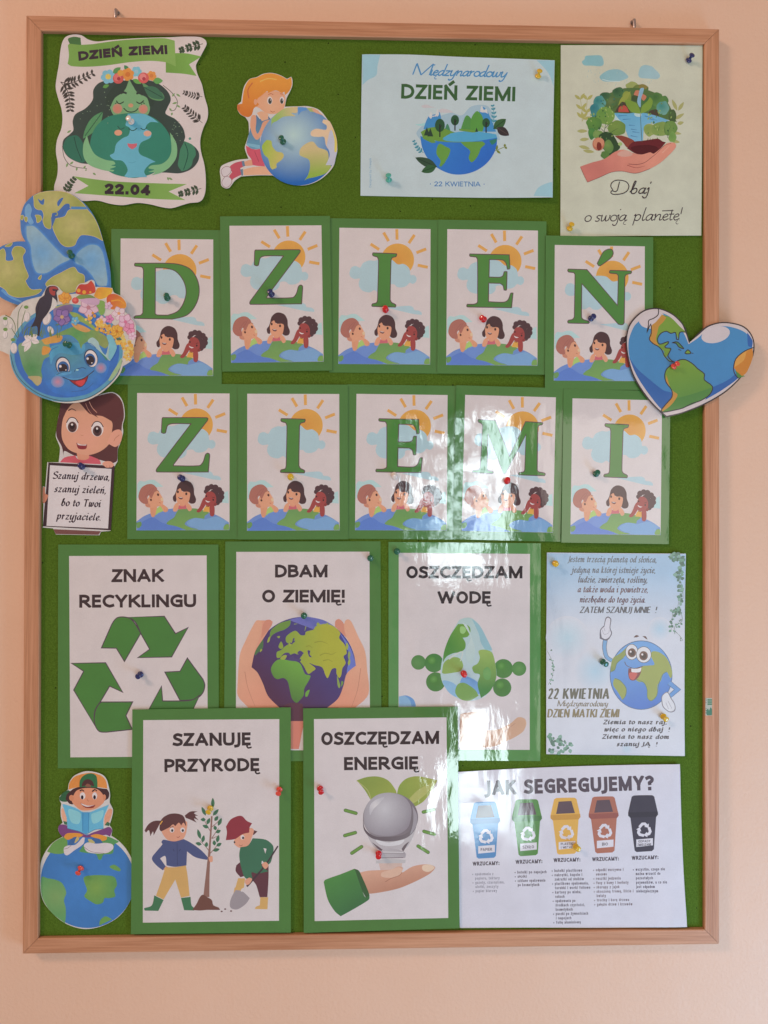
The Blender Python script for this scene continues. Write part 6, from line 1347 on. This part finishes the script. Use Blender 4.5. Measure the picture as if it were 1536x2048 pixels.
PINS = [
('white', 258, 238, 265, 246, S(0), 'clear white pin on the forehead of the hugged globe at top left'),
('green', 563, 277, 567.5, 286, S(0), 'dark green pin in the globe held by the kneeling red haired girl'),
('yellow', 1079, 143, 1075, 156, S(0), 'amber yellow pin in the top right corner of the pale landscape poster'),
('teal', 777, 352, 778, 363, S(0), 'pale teal pin in the lower left of the pale landscape poster'),
('navy', 1383, 112, 1375.5, 124, S(0), 'navy pin in the top right corner of the cream forest poster'),
('yellow', 1143, 449.5, 1138, 460, S(0), 'yellow pin in the lower left corner of the cream forest poster'),
('green', 140, 506, 144.5, 514, SF, 'dark green pin in the middle of the left heart shaped globe'),
('green', 132, 688, 141, 691, SE, 'dark green pin above the left eye of the smiling earth'),
('navy', 161, 931, 165.5, 934.5, S(.4), 'navy pin at the top of the verse board held by the girl'),
('green', 333, 592, 335.5, 598, S(0), 'dark green pin inside the capital D card'),
('navy', 540.5, 584, 544.5, 591, S(1), 'navy pin low on the capital Z of the upper row'),
('red', 770.5, 617, 771.5, 621, S(0), 'red pin at the foot of the capital I in the upper row'),
('red', 964, 636, 969, 640, S(1), 'red pin beside the black haired child on the upper row E card'),
('navy', 1186, 633.5, 1180, 638.5, S(2), 'navy pin at the lower left foot of the accented N'),
('coral', 1354, 728, 1345, 735, SF, 'coral red pin at the top of South America on the right heart'),
('navy', 361, 955, 366, 958, S(0), 'navy pin below the capital Z of the lower row'),
('yellow', 581, 953, 581.5, 955, S(1), 'yellow pin below the capital I card second in the lower row'),
('white', 789, 953, 788, 949, S(0), 'clear white pin below the capital E of the lower row'),
('red', 1015, 960, 1014, 963, S(1), 'red pin under the point of the capital M'),
('green', 1194.5, 945.5, 1191, 949, S(2), 'dark green pin left of the last capital I'),
('navy', 277, 1352, 282.5, 1347.5, S(0), 'navy pin amid the three recycling arrows'),
('green', 741, 1116.5, 740.5, 1116.5, S(0), 'dark green pin in the top right corner of the sheet with the cupped globe'),
('green', 608, 1232, 608, 1231, S(0), 'dark green pin on top of the purple and yellow globe'),
('green', 794, 1103.5, 794, 1102.5, S(0), 'dark teal green pin in the top left corner of the water saving sheet'),
('red', 928.5, 1349, 927, 1346, S(0), 'red pin in the middle of the green water drop'),
('yellow', 1111.5, 1128, 1110, 1126.5, S(0), 'yellow pin in the top left corner of the poem poster'),
('green', 1211.5, 1328, 1203.5, 1322, S(0), 'dark green pin beside the raised arm of the cartoon earth'),
('yellow', 1331, 1437.5, 1325, 1431, S(0), 'yellow pin below the gloved hand of the cartoon earth'),
('coral', 557, 1586, 559.5, 1576, S(2), 'coral red pin on the right border of the tree planting sheet'),
('yellow', 417.5, 1623, 422, 1614, S(2), 'yellow pin near the top of the printed young tree'),
('red', 642, 1583.5, 639.5, 1574.5, S(2), 'red pin on the left edge of the light bulb sheet'),
('red', 757, 1712, 757.5, 1705, S(2), 'red pin on the base of the printed light bulb'),
('coral', 156.5, 1745.5, 163.5, 1733, S(0), 'coral red pin in the globe under the reading boy'),
('yellow', 1155.5, 1697, 1149.5, 1691.5, S(0), 'yellow pin beside the label of the yellow waste bin')]
for p in PINS: pin(*p)
# ---------------------------------------------------------------- houseplant before the glass door, seen only mirrored in the laminate
LEAF = simple('houseplant_leaf', (.03, .085, .02), .45); STEM = simple('houseplant_stem', (.06, .075, .03), .6)
def leaf_bm(bm, p, d, ln, wd, droop, rs):
    """arching strap leaf with a folded midrib"""
    side = d.cross(Vector((0, 1, 0)))
    if side.length < .1: side = Vector((1, 0, 0))
    side.normalize(); prev = None; pos = p.copy(); dr = d.copy(); n = 7
    for i in range(n+1):
        t = i/n; w_ = wd*math.sin(math.pi*min(1, t*.93+.07))**.7
        row = [bm.verts.new(pos-side*w_*.5), bm.verts.new(pos+Vector((0, .012, -.004))), bm.verts.new(pos+side*w_*.5)]
        if prev: bm.faces.new([prev[0], prev[1], row[1], row[0]]); bm.faces.new([prev[1], prev[2], row[2], row[1]])
        prev = row; dr = (dr+Vector((0, 0, -droop/n))).normalized(); pos = pos+dr*ln/n
def houseplant(loc, h, words, seed, n, wide=1.0):
    rs = random.Random(seed); r = empty('houseplant', loc); tag(r, words, 'plant', 'houseplants mirrored in the laminated sheets')
    bm = bmesh.new()
    for k in range(3): tube(bm, [(rs.uniform(-.02, .02)+.03*(k-1), 0, 0), (rs.uniform(-.08, .08), rs.uniform(-.05, .05), h*.5), (rs.uniform(-.12, .12), rs.uniform(-.05, .05), h*(.8+.1*k))], .011, 8)
    bmesh.ops.recalc_face_normals(bm, faces=bm.faces); link_mesh('stem', bm, STEM, r, smooth=True)
    bm = bmesh.new()
    for i in range(n):
        t = rs.uniform(.15, 1); a = rs.uniform(-1, 1)*2.6
        p = Vector((rs.uniform(-.06, .06), rs.uniform(-.1, .06), h*t))
        d = Vector((math.sin(a), rs.uniform(-.25, .25), abs(math.cos(a))*.9+.1)).normalized()
        leaf_bm(bm, p, d, rs.uniform(.22, .42), rs.uniform(.022, .05)*wide, rs.uniform(.8, 2.0), rs)
    f = link_mesh('foliage', bm, LEAF, r, smooth=True); f['kind'] = 'stuff'
    pot = lathe([(0, -.28), (.10, -.28), (.115, -.26), (.15, 0), (.155, .0), (.155, .02), (.14, .02), (.135, -.02), (0, -.02)], 28)
    link_mesh('pot', pot, simple('terracotta', (.42, .16, .08), .8), r, smooth=False)
houseplant((0.42, -3.55, -1.25), 1.9, 'tall leafy houseplant before the glass door, seen only as the dark leaves in the glare', 4, 95, 1.7)
houseplant((0.98, -3.7, -1.30), 1.0, 'lower leafy houseplant before the glass door, mirrored as dark streaks in the water sheet', 9, 75)
